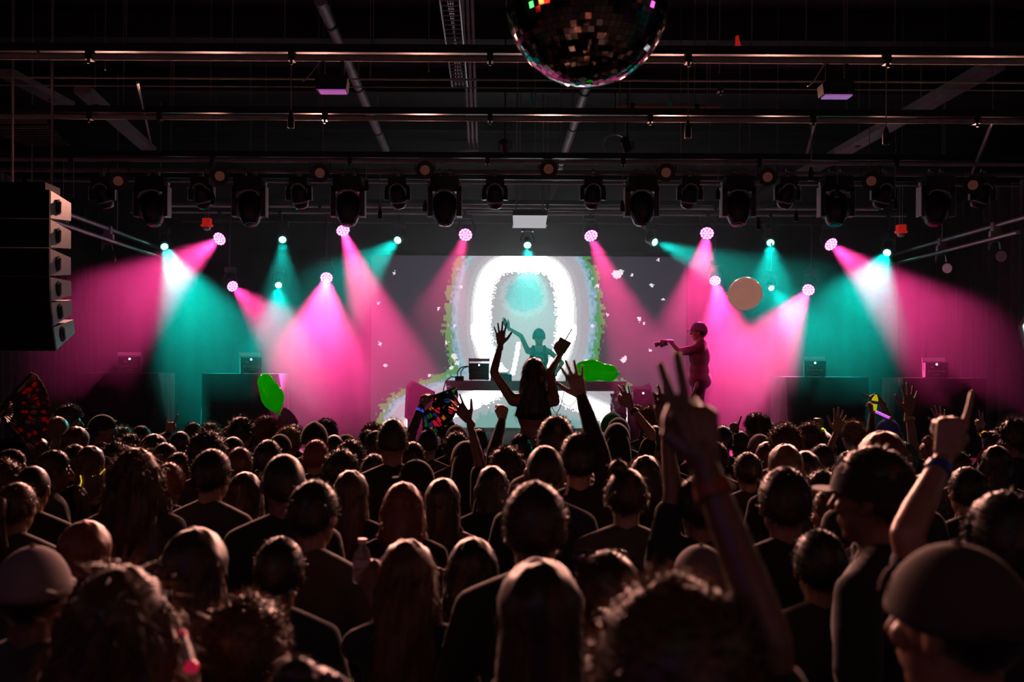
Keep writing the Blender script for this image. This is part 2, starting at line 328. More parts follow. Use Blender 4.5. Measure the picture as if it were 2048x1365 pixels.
# ================================================================== FIXTURES
def clamp_part(t, top, n=1, sp=0.0):
    for k in range(n):
        x = (k-(n-1)/2)*sp
        b = MB(); b.box((x, 0, top-0.05), (0.035, 0.05, 0.10)); b.lathe([(-0.02, 0.045), (0.02, 0.045)], (x, 0, top), (1, 0, 0), 12); b.build('hook_clamp', M_steel, t)
M_yoke = mat('fixture casing', (0.018, 0.018, 0.02), 0.32, var=0.2, scale=30)
M_edge = mat('fixture grey trim', (0.62, 0.60, 0.61), 0.45)
M_lensdark = mat('dark lens', (0.03, 0.008, 0.012), 0.08, spec=0.8)
def big_mover(px, py, lean, label):
    """large hanging moving light: base, U yoke, bullet head pointing down"""
    D = 13.2; top = P(px, 345, D); s = 1.0
    t = empty('moving_head', top, label, 'stage light', 'large dark moving lights', sc=1.09)
    clamp_part(t, 0.0, 2, 0.13)
    b = MB(); b.box((0, 0, -0.12), (0.34, 0.24, 0.11)); b.box((0, -0.122, -0.13), (0.24, 0.01, 0.05)); b.build('base', M_yoke, t)
    for sx in (-1, 1):
        b = MB(); b.lathe([(-0.03, 0.014), (0.03, 0.014)], (sx*0.19, 0, -0.13), (0, 1, 0), 8); b.box((sx*0.18, 0, -0.15), (0.04, 0.06, 0.03)); b.build('handle', M_edge, t)
    y = MB(); y.box((0, 0, -0.21), (0.40, 0.16, 0.07))
    for sx in (-1, 1): y.box((sx*0.172, 0, -0.37), (0.055, 0.16, 0.34))
    y.build('yoke', M_yoke, t)
    for sx in (-1, 1): MB().box((sx*0.203, 0, -0.36), (0.012, 0.15, 0.36)).build('arm_cover', M_edge, t)
    R = Matrix.Rotation(lean[0], 3, 'Y') @ Matrix.Rotation(lean[1], 3, 'X')
    dn = R @ Vector((0, 0, -1)); o_ = Vector((0, 0, -0.28))
    h = MB().lathe([(-0.02, 0.085), (0.0, 0.115), (0.06, 0.14), (0.16, 0.142), (0.26, 0.13), (0.33, 0.108), (0.37, 0.085), (0.375, 0.07)], o_, dn, 20).build('head', M_yoke, t)
    x_, y_, z_ = frame(dn)
    for k in range(5):
        for sd in (-1, 1): MB().box(o_ + dn*(0.20+0.022*k) + x_*0.0 + R @ Vector((sd*0.137*(1-0.03*k), 0, 0)), (0.014, 0.10, 0.008), R).build('cooling_fin', M_edge, h)
    bar = [R @ Vector((0.135*math.cos(a), -0.11, 0.02+0.085*math.sin(a))) + o_ + Vector((0, 0, -0.07)) for a in (0.0, 0.7, 1.2, 1.94, 2.44, 3.14)]
    MB().tube(bar, 0.011, 6).build('carry_bar', M_edge, t)
    MB().lathe([(0, 0.07), (0.012, 0.06), (0.018, 0.0)], o_ + dn*0.372, dn, 18).build('lens', M_lensdark, h)
    return t
for k, (px, py, ly) in enumerate([(305, 405, 0.22), (500, 402, 0.14), (697, 405, 0.05), (890, 410, 0.0), (1283, 410, 0.0), (1476, 410, -0.08), (1672, 410, -0.18), (1872, 410, -0.26)]):
    big_mover(px, py, (-ly*0.6, -0.18), ['first', 'second', 'third', 'fourth', 'fifth', 'sixth', 'seventh', 'eighth'][k] + ' large dark moving light from the left on the front pipe')
def small_mover(px, lean, label):
    D = 13.2; top = P(px, 345, D); t = empty('moving_head', top, label, 'stage light', 'small dark moving lights', sc=1.08)
    clamp_part(t, 0.0, 1)
    MB().box((0, 0, -0.11), (0.22, 0.17, 0.085)).build('base', M_yoke, t)
    y = MB(); y.tube([(-0.125, 0, -0.34), (-0.135, 0, -0.24), (-0.12, 0, -0.18), (-0.06, 0, -0.165), (0.06, 0, -0.165), (0.12, 0, -0.18), (0.135, 0, -0.24), (0.125, 0, -0.34)], 0.028, 8); y.build('yoke', M_yoke, t)
    for sx in (-1, 1): MB().box((sx*0.160, 0, -0.26), (0.008, 0.05, 0.16)).build('arm_cover', M_edge, t)
    R = Matrix.Rotation(lean, 3, 'Y') @ Matrix.Rotation(0.35, 3, 'X'); dn = R @ Vector((0, 0, -1)); o_ = Vector((0, 0, -0.24))
    h = MB().lathe([(-0.05, 0.05), (-0.03, 0.085), (0.05, 0.095), (0.11, 0.10), (0.16, 0.095), (0.19, 0.075)], o_, dn, 20).build('head', M_yoke, t)
    MB().lathe([(0.11, 0.102), (0.13, 0.102)], o_, dn, 20).build('trim_ring', M_edge, h)
    MB().lathe([(0.188, 0.078), (0.205, 0.06), (0.21, 0.0)], o_, dn, 16).build('lens', M_lensdark, h)
    bar = [o_ + Vector((0.085*math.cos(a), -0.085, 0.01+0.075*math.sin(a))) for a in np.linspace(0.15, 2.99, 9)]
    MB().tube(bar, 0.009, 6).build('carry_bar', M_edge, t)
    return t
sm = [205, 403, 598, 795, 990, 1186, 1380, 1575, 1768, 1965]
for k, px in enumerate(sm):
    small_mover(px, (4.5-k)*-0.06, ['first', 'second', 'third', 'fourth', 'fifth', 'sixth', 'seventh', 'eighth', 'ninth', 'tenth'][k] + ' small round-bodied moving light from the left on the front pipe')
# amber audience lamps on the third pipe (round drums aimed at the crowd)
M_amber = mat('dim amber lens', (0.06, 0.02, 0.015), 0.3, emit=(1.0, 0.30, 0.22), estr=0.045)
M_drum = mat('lamp drum', (0.03, 0.02, 0.02), 0.45)
for k, (px, py) in enumerate([(237, 362), (440, 352), (640, 346), (850, 340), (1097, 338), (1332, 345), (1535, 354), (1742, 362), (1945, 370)]):
    D = 12.4; p = P(px, py, D); gz = P(px, 324, 12.4)
    t = empty('audience_lamp', p, ['first', 'second', 'third', 'fourth', 'fifth', 'sixth', 'seventh', 'eighth', 'ninth'][k] + ' round drum lamp with dim reddish lens from the left', 'stage light', 'round audience lamps')
    tgt = Vector((p.x*0.45, 1.2, 1.4)); d = (tgt-p).normalized()
    MB().lathe([(-0.20, 0.05), (-0.17, 0.09), (0.0, 0.105), (0.03, 0.115), (0.03, 0.10)], (0, 0, 0), d, 22).build('drum', M_drum, t)
    MB().lathe([(0.018, 0.098), (0.03, 0.06), (0.034, 0.0)], (0, 0, 0), d, 22).build('lens', M_amber, t)
    MB().tube([(-0.12, 0, 0), (-0.125, 0, gz.z-p.z), (0.125, 0, gz.z-p.z), (0.12, 0, 0)], 0.008, 6).build('bracket', M_black, t)
    spot(t, d*0.10, d*8, (1.0, 0.42, 0.31), FRONT_W, 50, 0.9, 0.03)

# glowing pink LED washes and teal spots on the upstage pipe
M_pk = mat('pink glowing lens', (0.8, 0.3, 0.6), 0.3, emit=(1.0, 0.34, 0.80), estr=3.0)
M_tl = mat('teal glowing lens', (0.2, 0.8, 0.6), 0.3, emit=(0.25, 1.0, 0.70), estr=4.0)
M_dimyoke = mat('upstage fixture casing', (0.05, 0.05, 0.055), 0.4)
def lamp(kind, px, py, D, tpx, tpy, tD, size, power, label, face=1.0, drop=False, blend=0.55):
    p = P(px, py, D); tg = P(tpx, tpy, tD); d = (tg-p).normalized(); pipe = GZ if not drop else P(px, 428, 16.5).z
    hang = P(px, 428, 16.5).z - p.z
    t = empty('wash_light' if kind == 'p' else 'beam_light', p, label, 'stage light', 'lit pink washes' if kind == 'p' else 'lit teal beam lights')
    r = 0.115*face if kind == 'p' else 0.075*face
    # the head leans back from its lens; lens centre is the object's origin
    MB().lathe([(-0.22, r*0.55), (-0.19, r*0.85), (-0.08, r*1.0), (0.0, r*1.05), (0.006, r*0.98), (-0.006, r*0.94)], (0, 0, 0), d, 22).build('head', M_dimyoke, t)
    x, y, z = frame(d); b = MB()
    if kind == 'p':
        MB().lathe([(-0.012, r*0.95), (-0.004, r*0.95), (-0.003, 0)], (0, 0, 0), d, 22).build('face_plate', mat('pink face plate', (0.5, 0.05, 0.3), 0.4, emit=(1, 0.10, 0.5), estr=0.8), t)
        for n_, rr in ((1, 0), (6, 0.42), (12, 0.80)):
            for k in range(n_):
                a = 2*math.pi*k/n_; c = x*(math.cos(a)*rr*r) + y*(math.sin(a)*rr*r)
                b.lathe([(-0.004, r*0.185), (0.006, r*0.15), (0.009, 0.001)], c, d, 10)
        b.build('lens_cluster', M_pk, t)
    else:
        MB().lathe([(-0.01, r*0.9), (0.004, r*0.6), (0.008, 0.001)], (0, 0, 0), d, 18).build('lens', M_tl, t)
        MB().lathe([(-0.03, r*1.12), (-0.015, r*1.12)], (0, 0, 0), d, 20).build('lens_ring', M_edge, t)
    # yoke and base up to the pipe
    bk = -d*0.10; up = Vector((0, 0, 1)); sx = Vector((0, 0, 1)).cross(d); sx = sx.normalized() if sx.length > 0.1 else Vector((1, 0, 0))
    yt = bk + Vector((0, 0, r + 0.10)); b = MB()
    b.tube([bk + sx*(r+0.02), bk + sx*(r+0.035) + up*0.06, yt + sx*r*0.8, yt - sx*r*0.8, bk - sx*(r+0.035) + up*0.06, bk - sx*(r+0.02)], 0.012, 6); b.build('yoke', M_dimyoke, t)
    bz = yt + up*0.045
    MB().box(bz, (0.2*face, 0.16, 0.08)).build('base', M_dimyoke, t)
    if drop: 
        MB().tube([bz, (bz.x, 0, bz.z+0.1), (bz.x, 0, hang)], 0.014, 8).build('drop_pole', M_black, t)
    else: MB().tube([bz, (bz.x, 0, (bz.z+hang)/2+0.02), (bz.x, 0, max(hang, bz.z+0.06))], 0.018, 8).build('hook_clamp', M_black, t)
    spot(t, d*0.03, tg-p, PINK if kind == 'p' else TEAL, power, size, blend, 0.06)
    return t
K, T = PINK_W, TEAL_W
lamp('p', 439, 478, 16.5, 215, 640, 13.9, 30, K*0.8, 'pink wash light glowing below the left red siren')
lamp('p', 686, 461, 16.5, 790, 760, 14.0, 22, K*1.4, 'pink wash light behind the third large moving light')
lamp('p', 931, 470, 16.5, 893, 590, 14.5, 17, K*0.34, 'pink wash light just left of the white box over the video wall')
lamp('p', 1182, 472, 16.5, 1270, 690, 14.2, 19, K*0.7, 'pink wash light just right of the white box over the video wall')
lamp('p', 1414, 467, 16.5, 1385, 660, 14.0, 21, K*0.9, 'pink wash light behind the sixth large moving light')
lamp('p', 1662, 489, 16.5, 1900, 690, 13.9, 30, K*0.8, 'pink wash light below the seventh large moving light')
lamp('p', 465, 573, 16.5, 565, 668, 14.8, 24, K*0.5, 'leftmost pink wash light of the lower row', 0.82, True)
lamp('p', 653, 556, 16.5, 636, 735, 14.0, 31, K*1.7, 'lower pink wash light left of the video wall', 0.9, True)
lamp('p', 1430, 562, 16.5, 1462, 735, 14.2, 27, K*1.15, 'lower pink wash light left of the white balloon', 0.82, True)
lamp('p', 1617, 580, 16.5, 1508, 740, 14.2, 26, K*1.3, 'lower pink wash light right of the white balloon', 0.9, True)
lamp('t', 329, 494, 16.5, 440, 740, 13.8, 31, T*1.35, 'leftmost teal beam light, hanging under the first large moving light')
lamp('t', 565, 480, 16.5, 565, 600, 14.8, 20, T*0.35, 'teal beam light below the second and third moving lights, upper row')
lamp('t', 795, 481, 16.5, 742, 530, 15.4, 26, T*0.5, 'teal beam light on a long bracket, turned to the lower left')
lamp('t', 1055, 491, 16.5, 1062, 640, 14.6, 26, T*0.7, 'teal beam light in the middle, right above the video wall')
lamp('t', 1310, 485, 16.5, 1500, 560, 14.8, 24, T*0.7, 'teal beam light on a long bracket, turned to the lower right')
lamp('t', 1541, 486, 16.5, 1541, 600, 14.8, 26, T*0.5, 'teal beam light above the white balloon')
lamp('t', 1774, 506, 16.5, 1670, 720, 13.6, 33, T*1.05, 'rightmost teal beam light, hanging by the right red siren')
lamp('t', 557, 571, 16.5, 558, 680, 14.8, 28, T*0.5, 'teal beam light in the lower row between two pink ones', 0.9, True)
lamp('t', 1543, 577, 16.5, 1595, 640, 15.2, 24, T*0.45, 'teal beam light in the lower row beside the white balloon', 0.8, True)
# key lights added to tint the performers, lenses turned to the stage
for px, tg, c_, pw, nm in ((1010, P(1075, 700, 15.6), TEAL, 320, 'small black key light added for the DJ, over the third pipe'), (1255, P(1400, 730, 13.8), (1, 0.06, 0.16), 110, 'small black key light added for the photographer on stage, over the third pipe')):
    p = P(px, 300, 11.5); t = empty('added_spotlight', p, nm, 'stage light'); d = (tg-p).normalized()
    MB().lathe([(-0.16, 0.03), (-0.14, 0.05), (0, 0.055), (0.01, 0.045)], (0, 0, 0), d, 16).build('barrel', M_black, t)
    MB().tube([(-0.07, 0, 0), (-0.07, 0, 0.1), (0.07, 0, 0.1), (0.07, 0, 0)], 0.007, 6).build('bracket', M_black, t)
    MB().cyl((0, 0, 0.1), (0, 0, 6.5-p.z), 0.008, n=6).build('drop_pole', M_black, t)
    spot(t, d*0.05, tg-p, c_, pw, 14, 0.5, 0.04)
# red sirens
for px, py, nm in ((414, 447, 'red siren beacon hanging at the left over a pink light'), (1802, 460, 'red siren beacon hanging at the right over a teal light')):
    p = P(px, py, 14.3); t = empty('siren', p, nm, 'beacon', 'red siren beacons')
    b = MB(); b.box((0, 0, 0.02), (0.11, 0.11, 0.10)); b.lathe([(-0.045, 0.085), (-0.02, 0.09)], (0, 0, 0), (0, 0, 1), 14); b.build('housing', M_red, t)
    MB().lathe([(-0.05, 0.06), (-0.09, 0.05), (-0.105, 0.02)], (0, 0, 0), (0, 0, 1), 14).build('dome', mat('clear dome', (0.8, 0.6, 0.6), 0.1), t)
    tp = P(px, 366, 14.3).z - p.z
    for sx in (-0.02, 0.02): MB().cyl((sx, 0, 0.06), (sx, 0, tp), 0.006, n=6).build('hanger_rod', M_steel, t)
# white box above the video wall; its front glows in place of light on it
p = P(1059, 447, 15.2); t = empty('white_box', p, 'white box hanging over the top of the video wall, front made to glow', 'stage light')
MB().prism([(-0.25, -0.2, -0.09), (0.23, -0.2, -0.09), (0.26, -0.2, 0.09), (-0.26, -0.2, 0.09)], (0, 0.03, 0)).build('front_panel', mat('glowing white panel', (0.7, 0.7, 0.7), 0.5, emit=(0.85, 0.85, 0.9), estr=0.5), t)
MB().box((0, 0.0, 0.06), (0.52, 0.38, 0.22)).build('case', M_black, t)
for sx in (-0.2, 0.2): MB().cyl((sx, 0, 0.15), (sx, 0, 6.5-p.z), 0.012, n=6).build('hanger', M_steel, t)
# two small floods on the nearest pipe
for px, py, nm in ((665, 168, 'small black flood light hanging on the nearest pipe left of the mirror ball'), (1675, 178, 'small black flood light hanging on the nearest pipe right of the mirror ball')):
    p = P(px, py, 8.3); tp = P(px, 118, 8.3).z - p.z; t = empty('flood_light', p, nm, 'stage light', 'small flood lights')
    MB().prism([(-0.13, -0.05, -0.055), (0.12, -0.05, -0.055), (0.13, -0.05, 0.035), (0.09, -0.05, 0.07), (-0.10, -0.05, 0.07), (-0.14, -0.05, 0.03)], (0, 0.14, 0)).build('housing', M_black, t)
    MB().box((0, 0.02, -0.06), (0.22, 0.12, 0.012)).build('lens', mat('flood lens', (0.4, 0.15, 0.4), 0.2, emit=(0.7, 0.2, 0.8), estr=0.35), t)
    for sx in (-1, 1): MB().box((sx*0.08, 0.02, tp/2), (0.03, 0.012, tp)).build('bracket_arm', M_black, t)
    MB().tube([(-0.25, 0, 0.02), (-0.2, 0, 0.06), (-0.1, 0, tp*0.9)], 0.007, 5).build('safety_cable', M_steel, t)

# side rails with hanging hooks
for sgn, X, z, y0_, y1_, hooks, nm in ((-1, -5.55, 4.03, 11.6, 17.2, (13.0, 14.6), 'double steel side rail running back behind the left speaker stack'), (1, 6.9, 4.0, 12.2, 17.2, (13.6, 15.2, 12.6), 'double steel side rail running back along the right curtain')):
    t = empty('side_rail', (X, y0_, z), nm, 'rail')
    MB().cyl((0, 0, 0), (0, y1_-y0_, 0), 0.035, n=14).build('upper_tube', M_steel, t)
    MB().cyl((-0.12*sgn, 0.6, -0.20), (-0.12*sgn, y1_-y0_, -0.20), 0.03, n=14).build('lower_tube', M_steel, t)
    for h in hooks:
        c = empty('rail_clamp', (0, 0, 0), None, None); c.parent = t; c.location = (0, h-y0_, 0)
        bpy.data.objects.remove(c)
        b = MB(); b.box((0, h-y0_, -0.02), (0.10, 0.09, 0.12)); b.box((0, h-y0_, -0.13), (0.16, 0.07, 0.10)); k_ = b.build('clamp', M_steel, t)
        MB().tube([(-0.08, h-y0_, -0.17), (-0.09, h-y0_, -0.33), (-0.05, h-y0_, -0.22), (0.05, h-y0_, -0.22), (0.07, h-y0_, -0.32)], 0.014, 6).build('hook', M_steel, k_)
        MB().lathe([(-0.006, 0.075), (0.006, 0.075)], (0.08, h-y0_, -0.42), (1, 0.9, 0.2), 14).build('safety_disc', M_steel, k_)
    for f in (0.1, 0.6, 0.95): MB().cyl((0, (y1_-y0_)*f, 0), (0, (y1_-y0_)*f, 6.5-z), 0.01, n=6).build('hanger_rod', M_steel, t)

# line array at left
M_cab = mat('speaker cabinet', (0.085, 0.07, 0.078), 0.5, var=0.1, scale=30)
M_grille = mat('speaker grille', (0.008, 0.008, 0.008), 0.9, var=0.4, scale=120)
LX = P(101, 500, 8.6); t = empty('line_array', (LX.x, 8.6, P(100, 380, 8.6).z), 'tall hanging column of six black loudspeaker boxes at left edge', 'speaker')
z = 0.0; ang = 0.0; yb = 0.0; xb = 0.0
MB().box((-0.52, 0.20, 0.04), (0.9, 0.3, 0.07)).build('flying_frame', M_matt, t)
for sx in (-0.45, -0.1): MB().cyl((sx, 0.25, 0.05), (sx, 0.25, 6.5-t.location.z), 0.012, n=6).build('chain', M_steel, t)
hs = [0.25, 0.25, 0.245, 0.22, 0.215, 0.215]; ans = [0, 0, 0.02, 0.10, 0.22, 0.30]
top_ = Vector((0, 0, 0))
for k in range(6):
    R = Matrix.Rotation(ans[k], 3, 'X') ; h = hs[k]
    R2 = R @ Matrix.Rotation(math.radians(0), 3, 'Z')
    dn = R @ Vector((0, 0, -h))
    # trapezoid cabinet: front edge full height, rear edge shorter
    def q(x, y, zz): return top_ + R @ Vector((x, y, zz))
    prof = [q(0, 0, -0.006), q(0, 0, -h+0.006), q(0, 0.42, -h+0.045), q(0, 0.42, -0.045)]
    cab = MB(); cab.prism([p_ + Vector((-0.95, 0, 0)) for p_ in prof], (0.95, 0, 0)); cb = cab.build('cabinet', M_cab, t)
    MB().prism([q(-0.95, -0.03, -0.004), q(-0.95, -0.03, -h+0.004), q(0.0, -0.03, -h+0.004), q(0.0, -0.03, -0.004)], R @ Vector((0, 0.028, 0))).build('grille', M_grille, cb)
    hd = [q(0.004, 0.15+0.045*math.cos(a), -h/2+0.07*math.sin(a)) for a in np.linspace(0, 2*math.pi, 15)[:-1]]
    MB().prism(hd, (0.004, 0, 0)).build('handle_cup', M_matt, cb)
    MB().tube([q(0.012, 0.165, -h/2-0.05), q(0.014, 0.165, -h/2+0.05)], 0.008, 6).build('handle_bar', M_edge, cb)
    top_ = top_ + dn
# bright side screen cut by the right edge of the picture
b = MB(); p = P(2046, 652, 9.6)
t = empty('side_screen', p, 'bright white side screen cut off by the right edge', 'screen')
MB().prism([(-0.02, 0, 0.0), (0.30, 0, 0.55), (0.9, 0.3, 0.55), (0.9, 0.3, -0.8), (0.06, 0, -0.35)], (0, 0.05, 0)).build('bezel', M_black, t)
MB().prism([(-0.005, -0.004, 0.0), (0.30, -0.004, 0.52), (0.88, 0.29, 0.52), (0.88, 0.29, -0.76), (0.07, -0.004, -0.32)], (0, 0.003, 0)).build('panel', mat('white screen', (0.5, 0.5, 0.5), 0.5, emit=(0.85, 0.95, 1.0), estr=1.1), t)
MB().cyl((0.5, 0.14, 0.5), (0.5, 0.14, 6.5-p.z), 0.02, n=8).build('drop_pole', M_black, t)
# ================================================================== CURTAINS
M_curt = mat('black velour', (0.035, 0.033, 0.035), 0.9, var=0.2, scale=5, sheen=0.5)
def curtain(name, a, b, z0, z1, label, folds, amp=0.07):
    a, b = Vector(a), Vector(b); d = b-a; n = Vector((-d.y, d.x, 0)).normalized(); m = folds*8; vs = []; fs = []; rows = 8
    for j in range(rows+1):
        u = j/rows; z = z1 + (z0-z1)*u
        for i in range(m+1):
            f = i/m; w = math.sin(f*folds*2*math.pi + 0.6*math.sin(f*17)) * amp * (0.55+0.45*u) + 0.03*math.sin(f*folds*4.4+u*2)
            p = a + d*f + n*w; vs.append((p.x-a.x, p.y-a.y, z-z0))
    for j in range(rows):
        for i in range(m): fs.append((j*(m+1)+i, j*(m+1)+i+1, (j+1)*(m+1)+i+1, (j+1)*(m+1)+i))
    o = MB().add(vs, fs).build('curtain', M_curt, label=label, cat='curtain', ang=180); o.location = (a.x, a.y, z0)
    md = o.modifiers.new('thickness', 'SOLIDIFY'); md.thickness = 0.012
    return o
curtain('curtain', (-7.5, 9.6, 0), (-7.5, 19.2, 0), 0.9, 5.0, 'long dark pleated curtain along the left side of the stage', 30)
curtain('curtain', (8.3, 9.6, 0), (8.3, 19.2, 0), 0.9, 5.0, 'long dark pleated curtain along the right side of the stage', 30)
curtain('curtain', (-7.3, 19.75, 0), (8.1, 19.75, 0), 0.9, 4.35, 'dark pleated backdrop curtain hanging behind the video wall', 44, 0.02)

# ================================================================== STAGE TABLES WITH DRAPES
M_drape = mat('dark table drape', (0.06, 0.06, 0.062), 0.85, var=0.15, scale=6, sheen=0.3)
def draped_table(pxl, pxr, py, D, side, label, dep=0.75):
    a, b = P(pxl, py, D), P(pxr, py, D); w = b.x-a.x; h = a.z*0.5+b.z*0.5-0.9
    t = empty('draped_table', ((a.x+b.x)/2, D+dep/2, 0.9), label, 'table', 'draped stage tables')
    MB().box((0, 0, h-0.03), (w-0.04, dep-0.04, 0.04)).build('table_top', M_black, t)
    for sx in (-1, 1):
        for sy in (-1, 1): MB().cyl((sx*(w/2-0.08), sy*(dep/2-0.08), 0), (sx*(w/2-0.08), sy*(dep/2-0.08), h-0.04), 0.018, n=8).build('leg', M_steel, t)
    # drape: loops going down from the top edge, gathered in folds at the corner nearer the middle
    n = 96; rings = []; per = []
    for k in range(n):
        u = k/n*2*(w+dep)
        if u < w: p, nn = Vector((-w/2+u, -dep/2, 0)), Vector((0, -1, 0))
        elif u < w+dep: p, nn = Vector((w/2, -dep/2+u-w, 0)), Vector((1, 0, 0))
        elif u < 2*w+dep: p, nn = Vector((w/2-(u-w-dep), dep/2, 0)), Vector((0, 1, 0))
        else: p, nn = Vector((-w/2, dep/2-(u-2*w-dep), 0)), Vector((-1, 0, 0))
        cor = min((p - Vector((sx*w/2, -dep/2, 0))).length for sx in ((1,) if side > 0 else (-1,)))
        per.append((p, nn, math.exp(-(cor/0.16)**2)))
    vs = []; fs = []; J = 9
    for j in range(J+1):
        f = j/J; z = h - (h-0.02)*f + (0.0 if j else 0.0)
        for k, (p, nn, c) in enumerate(per):
            wv = math.sin(k*1.35)*0.010*f + c*(0.05*math.sin(k*2.1+f*1.5)+0.08)*f**0.7 + 0.03*f
            q_ = p + nn*wv; vs.append((q_.x, q_.y, z if j else h + 0.002))
    for j in range(J):
        for k in range(n): fs.append((j*n+k, j*n+(k+1) % n, (j+1)*n+(k+1) % n, (j+1)*n+k))
    fs.append(tuple(range(n)))
    MB().add(vs, fs).build('drape', M_drape, t, ang=60)
    return t, h
tbl = []
for pl, pr, py, sd, lb in ((153, 316, 747, 1, 'leftmost black-draped table on stage, drape gathered at its right corner'), (404, 556, 748, 1, 'second black-draped table from the left, behind the green balloon'), (1572, 1738, 755, -1, 'black-draped table right of the man with the camera'), (1806, 1972, 757, -1, 'rightmost black-draped table on stage, behind raised hands')):
    tbl.append(draped_table(pl, pr, py, 14.0, sd, lb))

# laser projector boxes
M_case = mat('laser casing side', (0.42, 0.42, 0.44), 0.4, 0.3)
M_face = mat('laser black face', (0.02, 0.02, 0.022), 0.25)
M_print = mat('dull red print', (0.45, 0.09, 0.07), 0.5)
M_apt = mat('laser aperture glow', (0.5, 0.5, 0.8), 0.3, emit=(0.75, 0.8, 1.0), estr=6.0)
def laser(px, py, D, yaw, label, wpx=42, hpx=30, lift=0.012, dep=0.34):
    """px,py: bottom centre of the front face"""
    sc = D/F; w, h = wpx*sc, hpx*sc; p = P(px, py, D)
    t = empty('laser_projector', p, label, 'laser', 'laser projector boxes', rz=yaw)
    MB().box((0, dep/2, h/2+lift), (w, dep, h)).build('case', M_case, t)
    MB().box((0, -0.006, h/2+lift), (w+0.008, 0.012, h+0.008)).build('face', M_face, t)
    for sx in (-1, 1):
        for y in (0.03, dep-0.03): MB().cyl((sx*w*0.4, y, 0), (sx*w*0.4, y, lift), 0.012, n=8).build('foot', M_black, t)
    MB().box((0, -0.014, h*0.86+lift), (0.05, 0.006, 0.05)).build('window', M_face, t)
    MB().lathe([(0, 0.014), (0.006, 0.001)], (0, -0.017, h*0.9+lift), (0, -1, 0), 12).build('aperture', M_apt, t)
    b = MB()
    for k in range(11):
        hh = 0.020 + 0.012*((k*7) % 3 == 0); b.box((-w*0.36 + k*w*0.072, -0.0135, h*0.36+lift+hh/2), (w*0.03, 0.003, hh)); b.box((-w*0.36 + k*w*0.072 + w*0.018, -0.0135, h*0.36+lift+0.018), (w*0.03, 0.003, 0.005))
    b.box((0, -0.0135, h*0.20+lift), (w*0.28, 0.003, 0.010)); b.box((-w*0.2, -0.0135, h*0.72+lift), (w*0.14, 0.003, 0.016))
    b.build('lettering', M_print, t, kind='stuff', label='faint red lettering across the black face')
    for sx in (-1, 1): MB().prism([(sx*(w/2+0.006), 0.14, h*0.42+lift), (sx*(w/2+0.006), 0.17, h*0.40+lift), (sx*(w/2+0.006), 0.30, h+0.075+lift), (sx*(w/2+0.006), 0.27, h+0.085+lift)], (sx*0.008, 0, 0)).build('bracket_arm', M_case, t)
    MB().box((0, 0.285, h+0.055+lift), (w+0.03, 0.012, 0.05)).build('bracket_plate', M_edge, t)
laser(259, 747, 14.05, math.radians(20), 'laser projector box on the leftmost draped table')
laser(502, 748, 14.05, math.radians(16), 'laser projector box on the table behind the green balloon', 40, 30)
laser(1630, 755, 14.05, math.radians(-16), 'laser projector box on the table right of the man with the camera', 40, 30)
laser(1873, 757, 14.05, math.radians(-16), 'laser projector box on the rightmost draped table', 40, 29)

# ================================================================== DJ TABLE
D_T = 15.0; a, b_ = P(890, 762, D_T), P(1254, 766, D_T); tw = b_.x-a.x; th = a.z-0.9
M_tab = mat('pale grey table frame', (0.45, 0.42, 0.42), 0.5, var=0.12, scale=10)
t = empty('dj_table', ((a.x+b_.x)/2, D_T, 0.9), 'long grey DJ table in front of the video wall', 'table')
MB().box((0, 0.42, th-0.015), (tw, 0.86, 0.03)).build('table_top', M_tab, t)
MB().box((0, 0.0, th-0.055), (tw-0.03, 0.04, 0.05)).build('upper_rail', M_tab, t)
MB().box((0, 0.01, th-0.115), (tw-0.05, 0.04, 0.06)).build('lower_rail', M_tab, t)
for sx in (-1, 1):
    for y in (0.05, 0.8): MB().box((sx*(tw/2-0.06), y, (th-0.1)/2), (0.07, 0.06, th-0.1)).build('leg', M_tab, t)
MB().box((0, 0.80, th-0.08), (tw-0.1, 0.03, 0.08)).build('rear_rail', M_tab, t)
zt = 0.9+th
laser(958, 761, 15.1, 0.0, 'laser projector box at the left end of the DJ table', 39, 32, dep=0.3)
tx = (a.x+b_.x)/2
def player(px, label, w=0.32):
    p = P(px, 761, 15.35); p.z = zt
    t = empty('media_player', p, label, 'DJ deck', 'decks on the DJ table')
    MB().box((0, 0, 0.05), (w, 0.38, 0.10)).build('case', M_blackg, t)
    MB().lathe([(0.10, 0.105), (0.118, 0.10), (0.12, 0.02)], (0, -0.05, 0), (0, 0, 1), 24).build('jog_wheel', M_edge, t)
    MB().box((0, 0.13, 0.115), (w*0.8, 0.12, 0.012), Matrix.Rotation(0.3, 3, 'X')).build('display', mat('deck display', (0.02, 0.03, 0.05), 0.2, emit=(0.1, 0.4, 0.5), estr=0.3), t)
    for k in range(4): MB().box((-w*0.35+k*0.03, -0.15, 0.104), (0.02, 0.02, 0.012)).build('button', M_edge, t)
player(1002, 'media player deck on the DJ table, left of the mixer'); player(1150, 'media player deck on the DJ table, right of the mixer')
p = P(1076, 761, 15.35); p.z = zt; t = empty('dj_mixer', p, 'black DJ mixer in the middle of the DJ table', 'mixer')
MB().box((0, 0, 0.05), (0.33, 0.38, 0.10)).build('case', M_blackg, t)
for i in range(4):
    for j in range(3): MB().cyl((-0.11+i*0.073, -0.02+j*0.06, 0.10), (-0.11+i*0.073, -0.02+j*0.06, 0.125), 0.011, n=8).build('knob', M_edge, t)
    MB().box((-0.11+i*0.073, -0.12, 0.106), (0.016, 0.02, 0.014)).build('fader', M_edge, t)
p = P(919, 758, 15.1); p.z = zt; t = empty('power_strip', p, 'black power adaptor with looping cables beside the laser box', 'power strip')
MB().box((0, 0, 0.035), (0.13, 0.08, 0.07)).build('body', M_black, t)
